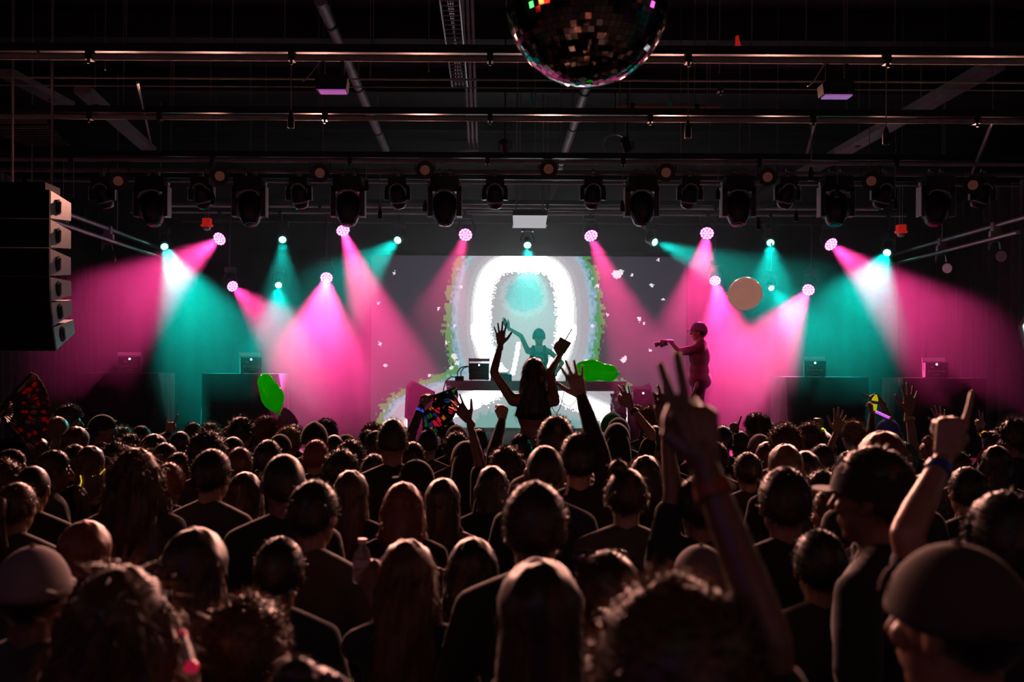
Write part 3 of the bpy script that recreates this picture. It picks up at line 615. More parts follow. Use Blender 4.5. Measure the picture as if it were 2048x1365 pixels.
for k, dx in enumerate((-0.03, 0.02)):
    MB().tube([(dx, 0, 0.07), (dx, 0, 0.13), (dx+0.04, 0, 0.19), (dx+0.10, 0, 0.215), (dx+0.16, 0.02, 0.22-0.02*k)], 0.008, 6).build('cable', M_cable, t)
MB().tube([(-0.06, 0, 0.05), (-0.12, -0.02, 0.06), (-0.20, -0.06, 0.0), (-0.235, -0.10, -0.12), (-0.24, -0.12, -0.45), (-0.22, -0.12, -0.9)], 0.009, 6).build('cable', M_cable, t)
# cables under the table
for k, (xa, xb, sg) in enumerate(((1095, 1130, 60), (1110, 1165, 45))):
    A_, B_ = P(xa, 772, 14.98), P(xb, 772, 14.98); pts = [A_.lerp(B_, u) + Vector((0, 0, -sg*0.0075*4*u*(1-u)*0.9)) for u in np.linspace(0, 1, 12)]
    o = MB().tube([q_ - A_ for q_ in pts], 0.006, 5).build('loose_cable', M_cable, label='black cable drooping under the DJ table, %s loop' % ('deeper' if k == 0 else 'wider'), cat='cable'); o.location = A_

# stage monitors (wedges) either side
def wedge(pts, D, label, dep=0.45, facing=1):
    q = [P(x, y, D) for x, y in pts]; c = P(sum(x for x, _ in pts)/len(pts), max(y for _, y in pts), D)
    t = empty('stage_monitor', (c.x, D, 0.9), label, 'speaker', 'stage monitors')
    q = [p - t.location for p in q]; zmin = min(p.z for p in q)
    MB().prism(q, (0.06*facing, dep, 0)).build('cabinet', M_cab, t)
    cx_ = sum((p for p in q), Vector())/len(q); g = [cx_.lerp(p, 0.86) + Vector((0, -0.012, 0)) for p in q]
    MB().prism(g, (0, 0.01, 0)).build('grille', M_grille, t)
    MB().box((cx_.x, dep/2, zmin/2), (0.35, 0.4, zmin)).build('stand', M_black, t)
wedge([(812, 838), (815, 775), (826, 762), (870, 784), (870, 838)], 14.6, 'dark wedge stage monitor left of the DJ table', facing=-1)
wedge([(1262, 830), (1261, 783), (1299, 767), (1309, 792), (1312, 830)], 14.9, 'dark wedge stage monitor right of the DJ table', facing=1)
p = P(1286, 838, 14.45); t = empty('plinth', (p.x, 14.62, 0.9), 'black plinth carrying the laser box beside the right monitor', 'stand')
ph = P(1286, 812, 14.45).z - 0.9
MB().box((0, 0, ph/2), (0.36, 0.32, ph)).build('body', M_black, t); MB().box((0, 0, 0.02), (0.42, 0.38, 0.04)).build('foot', M_black, t)
laser(1286, 812, 14.48, 0.0, 'laser projector box right of the DJ table beside the red-haired head', 38, 26, dep=0.28)
# foil wrapped pole right of the DJ table
p = P(1238, 850, 14.7); t = empty('foil_stand', (p.x, 14.8, 0.9), 'crumpled silver foil wrapped stand under the right end of the DJ table', 'stand')
vs = []; n = 14; J = 14; H = P(1238, 788, 14.8).z-0.9
for j in range(J+1):
    for k in range(n):
        a_ = 2*math.pi*k/n; r_ = 0.10 + 0.02*math.sin(k*2.3+j*1.7) + random.uniform(-0.012, 0.012) + 0.04*(1-j/J); vs.append((r_*math.cos(a_), r_*math.sin(a_), H*j/J))
MB().add(vs, [(j*n+k, j*n+(k+1) % n, (j+1)*n+(k+1) % n, (j+1)*n+k) for j in range(J) for k in range(n)] + [tuple(range(n-1, -1, -1)), tuple(range(J*n, J*n+n))]).build('foil', mat('crumpled foil', (0.6, 0.58, 0.62), 0.25, 0.8), t, ang=10)
MB().cyl((0, 0, 0), (0, 0, H+0.05), 0.02, n=8).build('pole', M_steel, t)

# ================================================================== MIRROR BALL
BC = P(1175, 6, 5.0); BR = 162*5.0/F
t = empty('mirror_ball', BC, 'large mirror ball hanging at the top centre of the hall', 'mirror ball')
MB().ell((0, 0, 0), (BR-0.006,)*3, 40, 28).build('core', M_matt, t)
MB().lathe([(BR-0.03, 0.07), (BR+0.03, 0.07), (BR+0.035, 0.03), (BR+0.09, 0.03)], (0, 0, 0), (0, 0, 1), 16).build('cap', M_steel, t)
MB().cyl((0, 0, BR+0.08), (0, 0, 6.5-BC.z), 0.008, n=6).build('chain', M_steel, t)
M_mir = mat('mirror tile', (0.85, 0.83, 0.83), 0.045, 1.0)
TS = 0.0285; tiles = []
rows = int(math.pi*BR/(TS+0.0015))
for i in range(rows):
    th_ = math.pi*(i+0.5)/rows; n = max(3, int(2*math.pi*BR*math.sin(th_)/(TS+0.0015)))
    for k in range(n):
        ph_ = 2*math.pi*(k+0.5*(i % 2))/n; tiles.append(Vector((math.sin(th_)*math.cos(ph_), math.sin(th_)*math.sin(ph_), math.cos(th_))))
base = MB().box((0, 0, 0), (TS, TS, 0.005)).mesh('tile', False); base.materials.append(M_mir)
def tile_M(nrm):
    z = (nrm + Vector((random.gauss(0, 0.022), random.gauss(0, 0.022), random.gauss(0, 0.022)))).normalized()
    x = Vector((0, 0, 1)).cross(z); x = x.normalized() if x.length > 0.05 else Vector((1, 0, 0)); y = z.cross(x)
    m = Matrix((x, y, z)).transposed().to_4x4(); m.translation = nrm*BR; return m
view = (Vector((0, 0, CAMZ)) - BC).normalized()
vis = sorted([n for n in tiles if n.z < 0.10], key=lambda n: -n.dot(view))
front = set(id(n) for n in vis[:300]); rest = MB()
for n in tiles:
    m = tile_M(n)
    if id(n) in front: o = link('tile', base, t); o.matrix_local = m
    else:
        rest.add([m @ Vector(v.co) for v in base.vertices], [tuple(p.vertices) for p in base.polygons])
rest.build('far_tiles', M_mir, t, smooth=False, kind='stuff')
# unseen coloured globes added behind the camera for the ball to mirror
cols = [(1, 0.03, 0.02), (1, 0.25, 0.02), (1, 0.08, 0.03), (0.5, 0.1, 1.0), (1.0, 0.75, 0.6), (0.15, 0.2, 1.0), (0.1, 0.9, 0.2), (1, 0.4, 0.4), (1, 0.02, 0.02), (0.9, 0.1, 0.6), (1, 0.5, 0.1), (0.2, 0.9, 0.7)]
bulb = MB().lathe([(-0.26, 0.04), (-0.22, 0.12), (-0.12, 0.21), (0.0, 0.24), (0.12, 0.21), (0.2, 0.13), (0.24, 0.001)], (0, 0, 0), (0, 1, -0.3), 18)
rl = empty('added_lamp_rail', (0, -1.8, 4.2), 'unseen rail of coloured globes added at the rear for the ball to mirror', 'rail')
for k in range(13):
    c = cols[k % len(cols)]; zz = (0.2, -0.9, 1.3, -1.7)[k % 4]; X = -7.2+1.2*k
    bb = MB(); bb.v = list(bulb.v); bb.f = list(bulb.f); me_ = bb.mesh('globe'); me_.materials.append(mat('added globe %d' % (k % len(cols)), c, 0.4, emit=c, estr=2.6))
    o = link('globe', me_, rl); o.location = (X, 0.05, zz)
    MB().cyl((X, 0, zz), (X, 0, 0.6 if zz < 0.6 else 2.3), 0.008, n=5).build('flex', M_cable, rl)
MB().cyl((-7.6, 0, 0.6), (7.6, 0, 0.6), 0.025, n=10).build('rail', M_black, rl)

wn = 0
for sx in (-1, 1):  # unseen globes added along both side walls for ball reflections and side light
    for k in range(7):
        c = cols[(k*5 + (3 if sx > 0 else 0)) % len(cols)]; y_ = -1.2 + 1.15*k; z_ = (2.6, 4.4, 3.4, 5.2)[k % 4]
        t = empty('added_wall_lamp', (sx*10.8, y_, z_), 'coloured globe added on the %s wall outside the picture, %s from the rear' % ('left' if sx < 0 else 'right', ['first', 'second', 'third', 'fourth', 'fifth', 'sixth', 'seventh'][k]), 'lamp', 'added wall globes')
        MB().cyl((0, 0, 0), (-sx*0.14, 0, 0), 0.03, n=8).build('arm', M_black, t)
        MB().ell((-sx*0.36, 0, 0), (0.24, 0.24, 0.24), 16, 12).build('globe', mat('added globe %d' % (cols.index(c)), c, 0.4, emit=c, estr=2.6), t)

# ================================================================== BALLOONS
M_gb = mat('green balloon', (0.05, 0.75, 0.02), 0.12, translucent=0.55, spec=0.6)
M_wb = mat('white balloon', (0.75, 0.70, 0.70), 0.15, translucent=0.6, spec=0.6)
def balloon(pts, D, m, label, knot=True):
    """pts: (px, py, radius px) along the balloon's axis"""
    c = P(pts[0][0], pts[0][1], D); t = empty('balloon', c, label, 'balloon', 'balloons over the crowd')
    q = [(P(x, y, D)-c, r*D/F) for x, y, r in pts]; ax = [p for p, _ in q]; rr = [r for _, r in q]
    # smooth spline of the axis
    n = 40; A_ = []; R_ = []
    for k in range(n+1):
        u = k/n*(len(q)-1); i = min(int(u), len(q)-2); f = u-i; g = [max(0, i-1), i, i+1, min(len(q)-1, i+2)]
        h = [-.5*f+f*f-.5*f**3, 1-2.5*f*f+1.5*f**3, .5*f+2*f*f-1.5*f**3, -.5*f*f+.5*f**3]
        A_.append(sum((ax[g[j]]*h[j] for j in range(4)), Vector())); R_.append(max(0.001, sum(rr[g[j]]*h[j] for j in range(4))))
    for _ in range(6): A_ = [A_[0]] + [(A_[j-1]+A_[j]*2+A_[j+1])/4 for j in range(1, n)] + [A_[-1]]; R_ = [R_[0]] + [(R_[j-1]+R_[j]*6+R_[j+1])/8 for j in range(1, n)] + [R_[-1]]
    bx, by, bz_ = frame(A_[-1]-A_[0]); sk = MB(); nr = 28
    sk.add([a_ + (bx*math.cos(2*math.pi*k/nr) + by*math.sin(2*math.pi*k/nr))*r_ for a_, r_ in zip(A_, R_) for k in range(nr)], [(j*nr+k, j*nr+(k+1) % nr, (j+1)*nr+(k+1) % nr, (j+1)*nr+k) for j in range(n) for k in range(nr)] + [tuple(range(nr)), tuple(range(n*nr, n*nr+nr))])
    sk.build('skin', m, t, ang=180)
    if knot:
        d = (ax[-1]-ax[-2]).normalized(); e = ax[-1]
        MB().lathe([(-0.012, 0.010), (0.004, 0.006), (0.016, 0.014), (0.018, 0.001)], e, d, 12).build('knot', m, t)
balloon([(1149.5, 736, 1), (1152, 737, 9), (1160, 739, 16.5), (1175, 741, 22), (1188, 742, 22.5), (1200, 743, 18.5), (1208, 745, 17), (1218, 747, 18), (1228, 748, 14.5), (1234, 749, 8), (1236, 749, 1)], 7.8, M_gb, 'long green balloon with a waist floating in front of the DJ table')
balloon([(527, 747.5, 1), (527, 751, 10), (529, 759, 15.5), (533, 769, 17), (540, 781, 21), (545, 793, 23.5), (549, 804, 21.5), (552, 814, 15), (555, 822, 8), (557, 828, 2)], 7.2, M_gb, 'green pear-shaped balloon in front of the second draped table')
balloon([(1526, 590, 1)] + [(1490 - 34*math.cos(a), 588, 33*math.sin(a)+0.5) for a in np.linspace(math.pi*0.93, 0.03, 12)], 8.6, M_wb, 'white balloon floating high right of centre above the crowd')

# ================================================================== HAZE (stage smoke in the beams)
hz = bpy.data.materials.new('stage haze'); hz.use_nodes = True; nt = hz.node_tree; nt.nodes.remove(nt.nodes['Principled BSDF'])
vs_ = nt.nodes.new('ShaderNodeVolumeScatter'); vs_.inputs['Density'].default_value = HAZE; vs_.inputs['Anisotropy'].default_value = 0.25; vs_.inputs['Color'].default_value = (1, 1, 1, 1)
nt.links.new(vs_.outputs[0], nt.nodes['Material Output'].inputs['Volume'])
o = MB().box((0.4, 16.55, 3.4), (14.6, 6.1, 4.98)).build('stage_haze', hz, smooth=False, label='thin smoke haze filling the stage around the light beams', cat='haze', kind='stuff')
# ================================================================== PEOPLE: builders
def cap_mesh(p0, p1, r0, r1, n=12):
    b = MB(); p0, p1 = Vector(p0), Vector(p1); L = (p1-p0).length
    prof = [(-r0*math.cos(a), r0*math.sin(a)) for a in np.linspace(0.05, math.pi/2, 4)] + [(L + r1*math.sin(a), r1*math.cos(a)) for a in np.linspace(0, math.pi/2-0.05, 4)]
    return b.lathe(prof, p0, p1-p0 if L > 1e-6 else (0, 0, 1), n)
def remesh(prims, vox, it=4):
    """fuse the given tapered limbs and ovals into ONE closed skin"""
    b = MB()
    for p in prims:
        if p[0] == 'c': q = cap_mesh(*p[1:])
        else:
            q = MB().ell(p[1], p[2], 18, 12, p[3] if len(p) > 3 else None)
        b.add(q.v, q.f)
    me = bpy.data.meshes.new('tmp'); me.from_pydata(b.v, [], b.f)
    bm = bmesh.new(); bm.from_mesh(me); bmesh.ops.recalc_face_normals(bm, faces=bm.faces); bm.to_mesh(me); bm.free()
    o = bpy.data.objects.new('tmp', me); C.objects.link(o)
    m = o.modifiers.new('r', 'REMESH'); m.mode = 'VOXEL'; m.voxel_size = vox
    if it: m = o.modifiers.new('s', 'SMOOTH'); m.factor = 0.5; m.iterations = it
    dg = bpy.context.evaluated_depsgraph_get(); ev = o.evaluated_get(dg); em = ev.to_mesh()
    V = np.empty(len(em.vertices)*3, np.float32); em.vertices.foreach_get('co', V); V = V.reshape(-1, 3).copy()
    Fc = [tuple(p.vertices) for p in em.polygons]
    ev.to_mesh_clear(); bpy.data.objects.remove(o); bpy.data.meshes.remove(me)
    return V, Fc
def fuse(parts, name, m):
    vs = []; fs = []; n = 0
    for V, Fc in parts:
        vs.append(V); fs += [tuple(i+n for i in f) for f in Fc]; n += len(V)
    me = bpy.data.meshes.new(name); me.from_pydata(np.concatenate(vs).tolist(), [], fs); me.polygons.foreach_set('use_smooth', [True]*len(me.polygons)); me.materials.append(m)
    return me
V3 = Vector
# ---- hands
POSE = {  # per finger (index..pinky): spread deg, curls; thumb: (outward, curl)
 'open': ([14, 4, -7, -19], [(6, 8, 6)]*4, (0.95, 0.1)),
 'flat': ([4, 1, -2, -6], [(8, 10, 8)]*4, (0.55, 0.2)),
 'relax': ([7, 2, -4, -10], [(16, 24, 16), (20, 28, 18), (26, 30, 20), (30, 32, 22)], (0.7, 0.3)),
 'fist': ([3, 1, -1, -3], [(78, 92, 55)]*4, (0.45, 1.0)),
 'grip': ([4, 1, -2, -5], [(50, 62, 40)]*4, (0.75, 0.75)),
 'point': ([4, 1, -2, -5], [(4, 6, 4), (78, 92, 55), (80, 92, 55), (80, 92, 55)], (0.45, 0.9)),
 'peace': ([10, -6, -2, -5], [(4, 6, 4), (4, 6, 4), (80, 92, 55), (80, 92, 55)], (0.45, 1.0)),
 'horns': ([8, 1, -2, -12], [(4, 6, 4), (80, 92, 55), (80, 92, 55), (6, 8, 6)], (0.45, 1.0)),
 'ok': ([6, 3, -6, -16], [(50, 62, 38), (14, 16, 10), (10, 12, 8), (8, 10, 6)], (0.8, 0.7)),
 'two': ([4, -3, -4, -10], [(5, 8, 5), (5, 8, 5), (60, 80, 45), (66, 80, 45)], (0.6, 0.8)),
}
def hand_prims(wr, d, n, side, pose, k=1.0):
    d = V3(d).normalized(); n = V3(n); n = (n - d*n.dot(d)).normalized(); t = d.cross(n)*(1 if side > 0 else -1)
    sp, cu, th = POSE[pose]; pr = []; tips = []
    off = [0.029, 0.010, -0.010, -0.028]; kn = [0.088, 0.092, 0.087, 0.078]; ln = [(0.043, 0.026, 0.021), (0.048, 0.030, 0.022), (0.044, 0.028, 0.021), (0.034, 0.021, 0.018)]; rd = [0.0092, 0.0096, 0.0090, 0.0080]
    for i in range(4):
        b0 = wr + d*0.012*k + t*(off[i]*0.5*k); b1 = wr + d*(kn[i]*k) + t*(off[i]*k)
        pr.append(('c', b0, b1, 0.0155*k, 0.0125*k))
        if i < 3: pr.append(('c', b0.lerp(b1, 0.5) - t*0.009*k, b1 - t*0.010*k, 0.0135*k, 0.0115*k))
        a = math.radians(sp[i]); f = (d*math.cos(a) + t*math.sin(a)).normalized(); p = b1; c = cu[i] if i < len(cu) else cu[0]; ang = 0
        for j in range(3):
            ang += math.radians(c[j]); q = f*math.cos(ang) + n*math.sin(ang); e = p + q*ln[i][j]*k
            pr.append(('c', p, e, rd[i]*(1-0.07*j)*k, rd[i]*(0.93-0.08*j)*k)); p = e
        tips.append(p)
    o, c = th; b0 = wr + d*0.022*k + t*0.020*k; f1 = (t*o + d*0.75 + n*0.25*c).normalized(); b1 = b0 + f1*0.046*k
    f2 = (d*0.9 + t*(o*0.75 - 0.9*c) + n*0.55*c).normalized(); b2 = b1 + f2*0.034*k; b3 = b2 + (f2 - t*0.35*c + n*0.2*c).normalized()*0.027*k
    pr += [('c', b0, b1, 0.0165*k, 0.0125*k), ('c', b1, b2, 0.0115*k, 0.0105*k), ('c', b2, b3, 0.0105*k, 0.0085*k)]
    pr.append(('c', wr - d*0.03*k, wr + d*0.02*k, 0.0245*k, 0.022*k))
    return pr
HC = V3((0, 0.012, 1.60))
def head_prims():
    p = [('e', HC, (0.076, 0.096, 0.104)), ('e', HC + V3((0, 0.018, -0.055)), (0.064, 0.074, 0.070)), ('e', HC + V3((0, 0.05, -0.105)), (0.036, 0.034, 0.022)),
         ('c', HC + V3((0, 0.095, 0.002)), HC + V3((0, 0.113, -0.036)), 0.009, 0.014), ('c', HC + V3((-0.034, 0.082, 0.018)), HC + V3((0.034, 0.082, 0.018)), 0.012, 0.012),
         ('c', HC + V3((-0.018, 0.085, -0.066)), HC + V3((0.018, 0.085, -0.066)), 0.009, 0.009), ('c', HC + V3((-0.016, 0.083, -0.078)), HC + V3((0.016, 0.083, -0.078)), 0.009, 0.009),
         ('e', HC + V3((0.040, 0.068, -0.03)), (0.022, 0.022, 0.022)), ('e', HC + V3((-0.040, 0.068, -0.03)), (0.022, 0.022, 0.022)),
         ('c', V3((0, -0.012, 1.38)), HC + V3((0, -0.012, -0.06)), 0.060, 0.054)]
    for s in (-1, 1):
        R = Matrix.Rotation(s*0.35, 3, 'Z'); p.append(('e', HC + V3((s*0.080, -0.008, -0.012)), (0.011, 0.020, 0.032), R)); p.append(('e', HC + V3((s*0.082, -0.003, -0.032)), (0.009, 0.012, 0.014), R))
    return p
HEAD = remesh(head_prims(), 0.0065, 3)
SH = 0.168   # shoulder half width
def arm_chain(side, wr=None, pole=None, l1=0.285, l2=0.255):
    s = V3((side*SH, -0.005, 1.372))
    if wr is None: return s, V3((side*0.235, -0.03, 1.12)), V3((side*0.20, 0.14, 0.98))
    v = wr - s; d = v.length
    if d > (l1+l2)*0.985:
        k = d/((l1+l2)*0.985); k2 = min(k, 1.22); l1, l2 = l1*k2, l2*k2
        if k > k2: wr = s + v*(k2/k); v = wr - s; d = v.length
    a = (l1*l1 - l2*l2 + d*d)/(2*d); h = math.sqrt(max(l1*l1 - a*a, 0)); u = v/d
    po = pole if pole is not None else V3((side*1.0, 0.3, -0.3)); po = po - u*po.dot(u)
    if po.length < 1e-4: po = V3((side, 0.2, 0))
    return s, s + u*a + po.normalized()*h, wr
def limb(s, e, w, fat=1.0):
    return [('c', s, e, 0.050*fat, 0.040*fat), ('c', e, e.lerp(w, 0.35), 0.040*fat, 0.039*fat), ('c', e.lerp(w, 0.3), w, 0.039*fat, 0.025)]
def torso_prims(inf=0.0, female=False):
    w = 0.92 if female else 1.0; i = inf
    return [('e', V3((0, 0.0, 1.27)), (0.155*w+i, 0.105+i, 0.18+i)), ('c', V3((-SH*0.85, -0.01, 1.375)), V3((SH*0.85, -0.01, 1.375)), 0.052+i, 0.052+i), ('c', V3((0.02, -0.02, 1.445)), V3((SH*0.95, -0.01, 1.378)), 0.044+i, 0.050+i), ('c', V3((-0.02, -0.02, 1.445)), V3((-SH*0.95, -0.01, 1.378)), 0.044+i, 0.050+i),
            ('e', V3((0, 0.0, 1.08)), (0.135*w+i, 0.098+i, 0.17+i)), ('e', V3((0, -0.005, 0.95)), (0.165+i, 0.115+i, 0.13+i))]
def leg_prims(inf=0.0, sit=False):
    p = []
    for s in (-1, 1):
        h = V3((s*0.088, 0, 0.90))
        if sit: k, a = V3((s*0.13, 0.36, 0.93)), V3((s*0.12, 0.34, 0.50))
        else: k, a = V3((s*0.10, 0.015, 0.49)), V3((s*0.105, -0.02, 0.09))
        p += [('c', h, k, 0.088+inf, 0.058+inf), ('c', k, k.lerp(a, 0.4), 0.056+inf, 0.058+inf), ('c', k.lerp(a, 0.35), a, 0.057+inf, 0.038+inf*1.6)]
    return p
def foot_prims(sit=False):
    p = []
    for s in (-1, 1):
        a = V3((s*0.105, -0.02, 0.05)) if not sit else V3((s*0.12, 0.34, 0.46))
        p += [('c', a + V3((0, -0.02, 0)), a + V3((s*0.02, 0.16, -0.012)), 0.045, 0.034), ('c', a, a + V3((0, 0, 0.07)), 0.042, 0.040)]
    return p
def make_meshes(arms, female, vox, skin, top, bottom, sleeve='short', sit=False, handvox=0.005, uprightless=False):
    """returns body, top, trousers meshes for the arm pose: arms = {side: (shoulder, elbow, wrist, hand dir, palm normal, pose)}"""
    bp = torso_prims(-0.006, female) + leg_prims(-0.008, sit) + foot_prims(sit); hands = []
    sp = torso_prims(0.010, female); 
    for s in (-1, 1):
        sh, el, wr, hd, pn, pose = arms[s]
        bp += limb(sh, el, wr, 0.92 if female else 1.0); hands.append(remesh(hand_prims(wr, hd, pn, s, pose), handvox, 2))
        sp.append(('e', sh, (0.060, 0.060, 0.060)))
        if sleeve == 'short': sp += [('c', sh, sh.lerp(el, 0.72), 0.060, 0.060)]
        elif sleeve == 'long': sp += [('c', sh, el, 0.060, 0.050), ('c', el, wr, 0.052, 0.034)]
    if sleeve == 'tank': sp = [('e', V3((0, 0.0, 1.25)), (0.155, 0.112, 0.17)), ('e', V3((0, 0.0, 1.08)), (0.138, 0.105, 0.17)), ('e', V3((0, -0.005, 0.95)), (0.172, 0.122, 0.12))] + [('c', V3((x, y, 1.33)), V3((x*0.85, 0, 1.45)), 0.035, 0.03) for x in (-0.10, 0.10) for y in (-0.07, 0.07)]
    if sleeve == 'crop': sp = [('e', V3((0, 0.0, 1.27)), (0.150, 0.112, 0.09))] + [('c', V3((x, y, 1.30)), V3((x*0.9, 0, 1.445)), 0.012, 0.012) for x in (-0.09, 0.09) for y in (-0.085, 0.085)]
    body = fuse([remesh(bp, vox, 4), HEAD] + hands, 'body', skin)
    shirt = fuse([remesh(sp, vox, 5)], 'top', top)
    tr = fuse([remesh([('e', V3((0, -0.005, 0.93)), (0.182, 0.128, 0.125))] + leg_prims(0.012, sit), vox, 4)], 'trousers', bottom)
    return body, shirt, tr
def rest_arm(s, k=0):
    sh, el, wr = arm_chain(s)
    if k == 1: el, wr = V3((s*0.215, -0.02, 1.11)), V3((s*0.215, 0.06, 0.88))
    if k == 2: el, wr = V3((s*0.22, 0.05, 1.13)), V3((s*0.10, 0.25, 1.12))
    return sh, el, wr, wr-el, V3((-s, 0, -0.2)), 'relax'

# ---- materials for people
SKIN = [mat('skin %d' % i, tuple(0.62*k for k in c), 0.4, spec=0.7, var=0.08, scale=12) for i, c in enumerate([(0.55, 0.30, 0.21), (0.42, 0.22, 0.15), (0.24, 0.12, 0.08), (0.62, 0.38, 0.28)])]
TOP = [mat('cloth top %d' % i, tuple(0.55*k for k in c), 0.9, var=0.15, scale=9, sheen=0.3) for i, c in enumerate([(0.02, 0.02, 0.022), (0.05, 0.045, 0.05), (0.10, 0.09, 0.09), (0.04, 0.02, 0.025), (0.02, 0.03, 0.05), (0.16, 0.14, 0.13)])]
BOT = [mat('trouser cloth %d' % i, c, 0.9, var=0.15, scale=9) for i, c in enumerate([(0.02, 0.02, 0.025), (0.03, 0.035, 0.06)])]
HCOL = [(0.012, 0.008, 0.006), (0.030, 0.016, 0.010), (0.085, 0.040, 0.020), (0.22, 0.13, 0.07), (0.20, 0.05, 0.02), (0.04, 0.16, 0.10)]  # the green tone puts green stage light into the hair colour
HAIR = [mat('hair %d' % i, c, 0.42, spec=0.7, sheen=0.2, var=0.25, scale=40, translucent=0.10) for i, c in enumerate(HCOL)]
# ---- hair, in head coordinates (origin at the skull centre)
def nzf(x, y, z, s): return math.sin(x*s*1.3+1.7*math.sin(y*s))*math.sin(y*s*1.1+1.3*math.sin(z*s*0.9))*math.sin(z*s*1.2+x*s*0.7)
def strands(b, pts, count, ln, flow, wid=0.0016, spread=0.6, seed=1):
    r = random.Random(seed)
    for _ in range(count):
        p, n = r.choice(pts); n = V3(n)
        d = (n*(1-flow) + V3((0, -0.25, -1))*flow + V3((r.gauss(0, 1), r.gauss(0, 1), r.gauss(0, 1)))*spread*0.5).normalized(); L = ln*r.uniform(0.5, 1.3)
        w = d.cross(V3((r.gauss(0, 1), r.gauss(0, 1), r.gauss(0, 1)))).normalized()*wid
        p0 = V3(p) - n*0.004; p1 = p0 + d*L*0.5; p2 = p1 + (d + V3((r.gauss(0, .4), r.gauss(0, .4), r.gauss(-.2, .4)))*spread).normalized()*L*0.5
        b.add([p0-w, p0+w, p1+w*0.8, p1-w*0.8, p2], [(0, 1, 2, 3), (3, 2, 4)])
def shell(th, bump, bs, top=0.0, nape=2.25, side=1.72, fore=1.10, seed=0, n=40, m=16):
    """hair cap over the skull: polar angle limit depends on direction (+y is the face)"""
    b = MB(); pts = []; vs = []
    for i in range(m+2):
        for k in range(n):
            a = 2*math.pi*k/n; f = math.sin(a); lim = side + (fore-side)*max(f, 0)**1.3 + (nape-side)*max(-f, 0)**0.8
            t = lim*min(i, m)/m; dv = V3((math.sin(t)*math.cos(a), math.sin(t)*math.sin(a), math.cos(t)))
            e = V3((0.078*dv.x, 0.098*dv.y, 0.106*dv.z + (0.0 if dv.z > 0 else 0.0)))
            if dv.z < -0.3: e.y *= 1-0.35*(-dv.z-0.3); e.x *= 1-0.15*(-dv.z-0.3)
            tk = th*(1-0.55*(i/m)**4) + top*max(dv.z, 0)**2 + bump*nzf(dv.x+seed, dv.y, dv.z+seed*0.3, bs)
            if i == m+1: tk = -0.012
            q = e + dv*tk; vs.append(q)
            if i <= m and (random.random() < math.sin(t) + 0.02): pts.append((q, dv))
    fs = [(i*n+k, i*n+(k+1) % n, (i+1)*n+(k+1) % n, (i+1)*n+k) for i in range(m+1) for k in range(n)]
    b.add(vs, fs); return b, pts
def curtain_hair(L, wx, flare, th=0.02, seed=0, wave=0.006, arc=2.25):
    """long hair falling from the crown round the back and sides"""
    b, pts = shell(0.022, 0.006, 7, nape=1.9, side=1.75, fore=1.05, seed=seed)
    n = 34; m = 14
    for lay, off in ((0, 0.0), (1, -th)):
        vs = []
        for j in range(m+1):
            f = j/m; z = 0.045 - f*(L+0.045); g = min(1, f*3.0)
            rx = wx*(0.90+0.10*g) + flare*f**1.4; ry = 0.110 + 0.02*f
            for k in range(n+1):
                a = -math.pi/2 + (k/n-0.5)*2*arc*(0.93+0.07*(1-f)); rr = 1 + 0.0*f
                w = wave*math.sin(k*1.9+seed*3+f*6) + wave*0.8*math.sin(k*0.7+f*11+seed)
                x, y = (rx+off+w)*math.cos(a), (ry+off+w)*math.sin(a); y = y*(1.0 if y < 0 else 0.75)
                vs.append(V3((x, y-0.012*f, z - (0.02*math.sin(k*2.7+seed) if j == m else 0))))
                if lay == 0: pts.append((vs[-1], V3((math.cos(a), math.sin(a), 0.1))))
        b.add(vs, [(j*(n+1)+k, j*(n+1)+k+1, (j+1)*(n+1)+k+1, (j+1)*(n+1)+k) for j in range(m) for k in range(n)])
    N0 = len(b.v); q = (n+1)*(m+1)
    for k in range(n): b.f.append((N0-2*q+m*(n+1)+k, N0-2*q+m*(n+1)+k+1, N0-q+m*(n+1)+k+1, N0-q+m*(n+1)+k))
    return b, pts
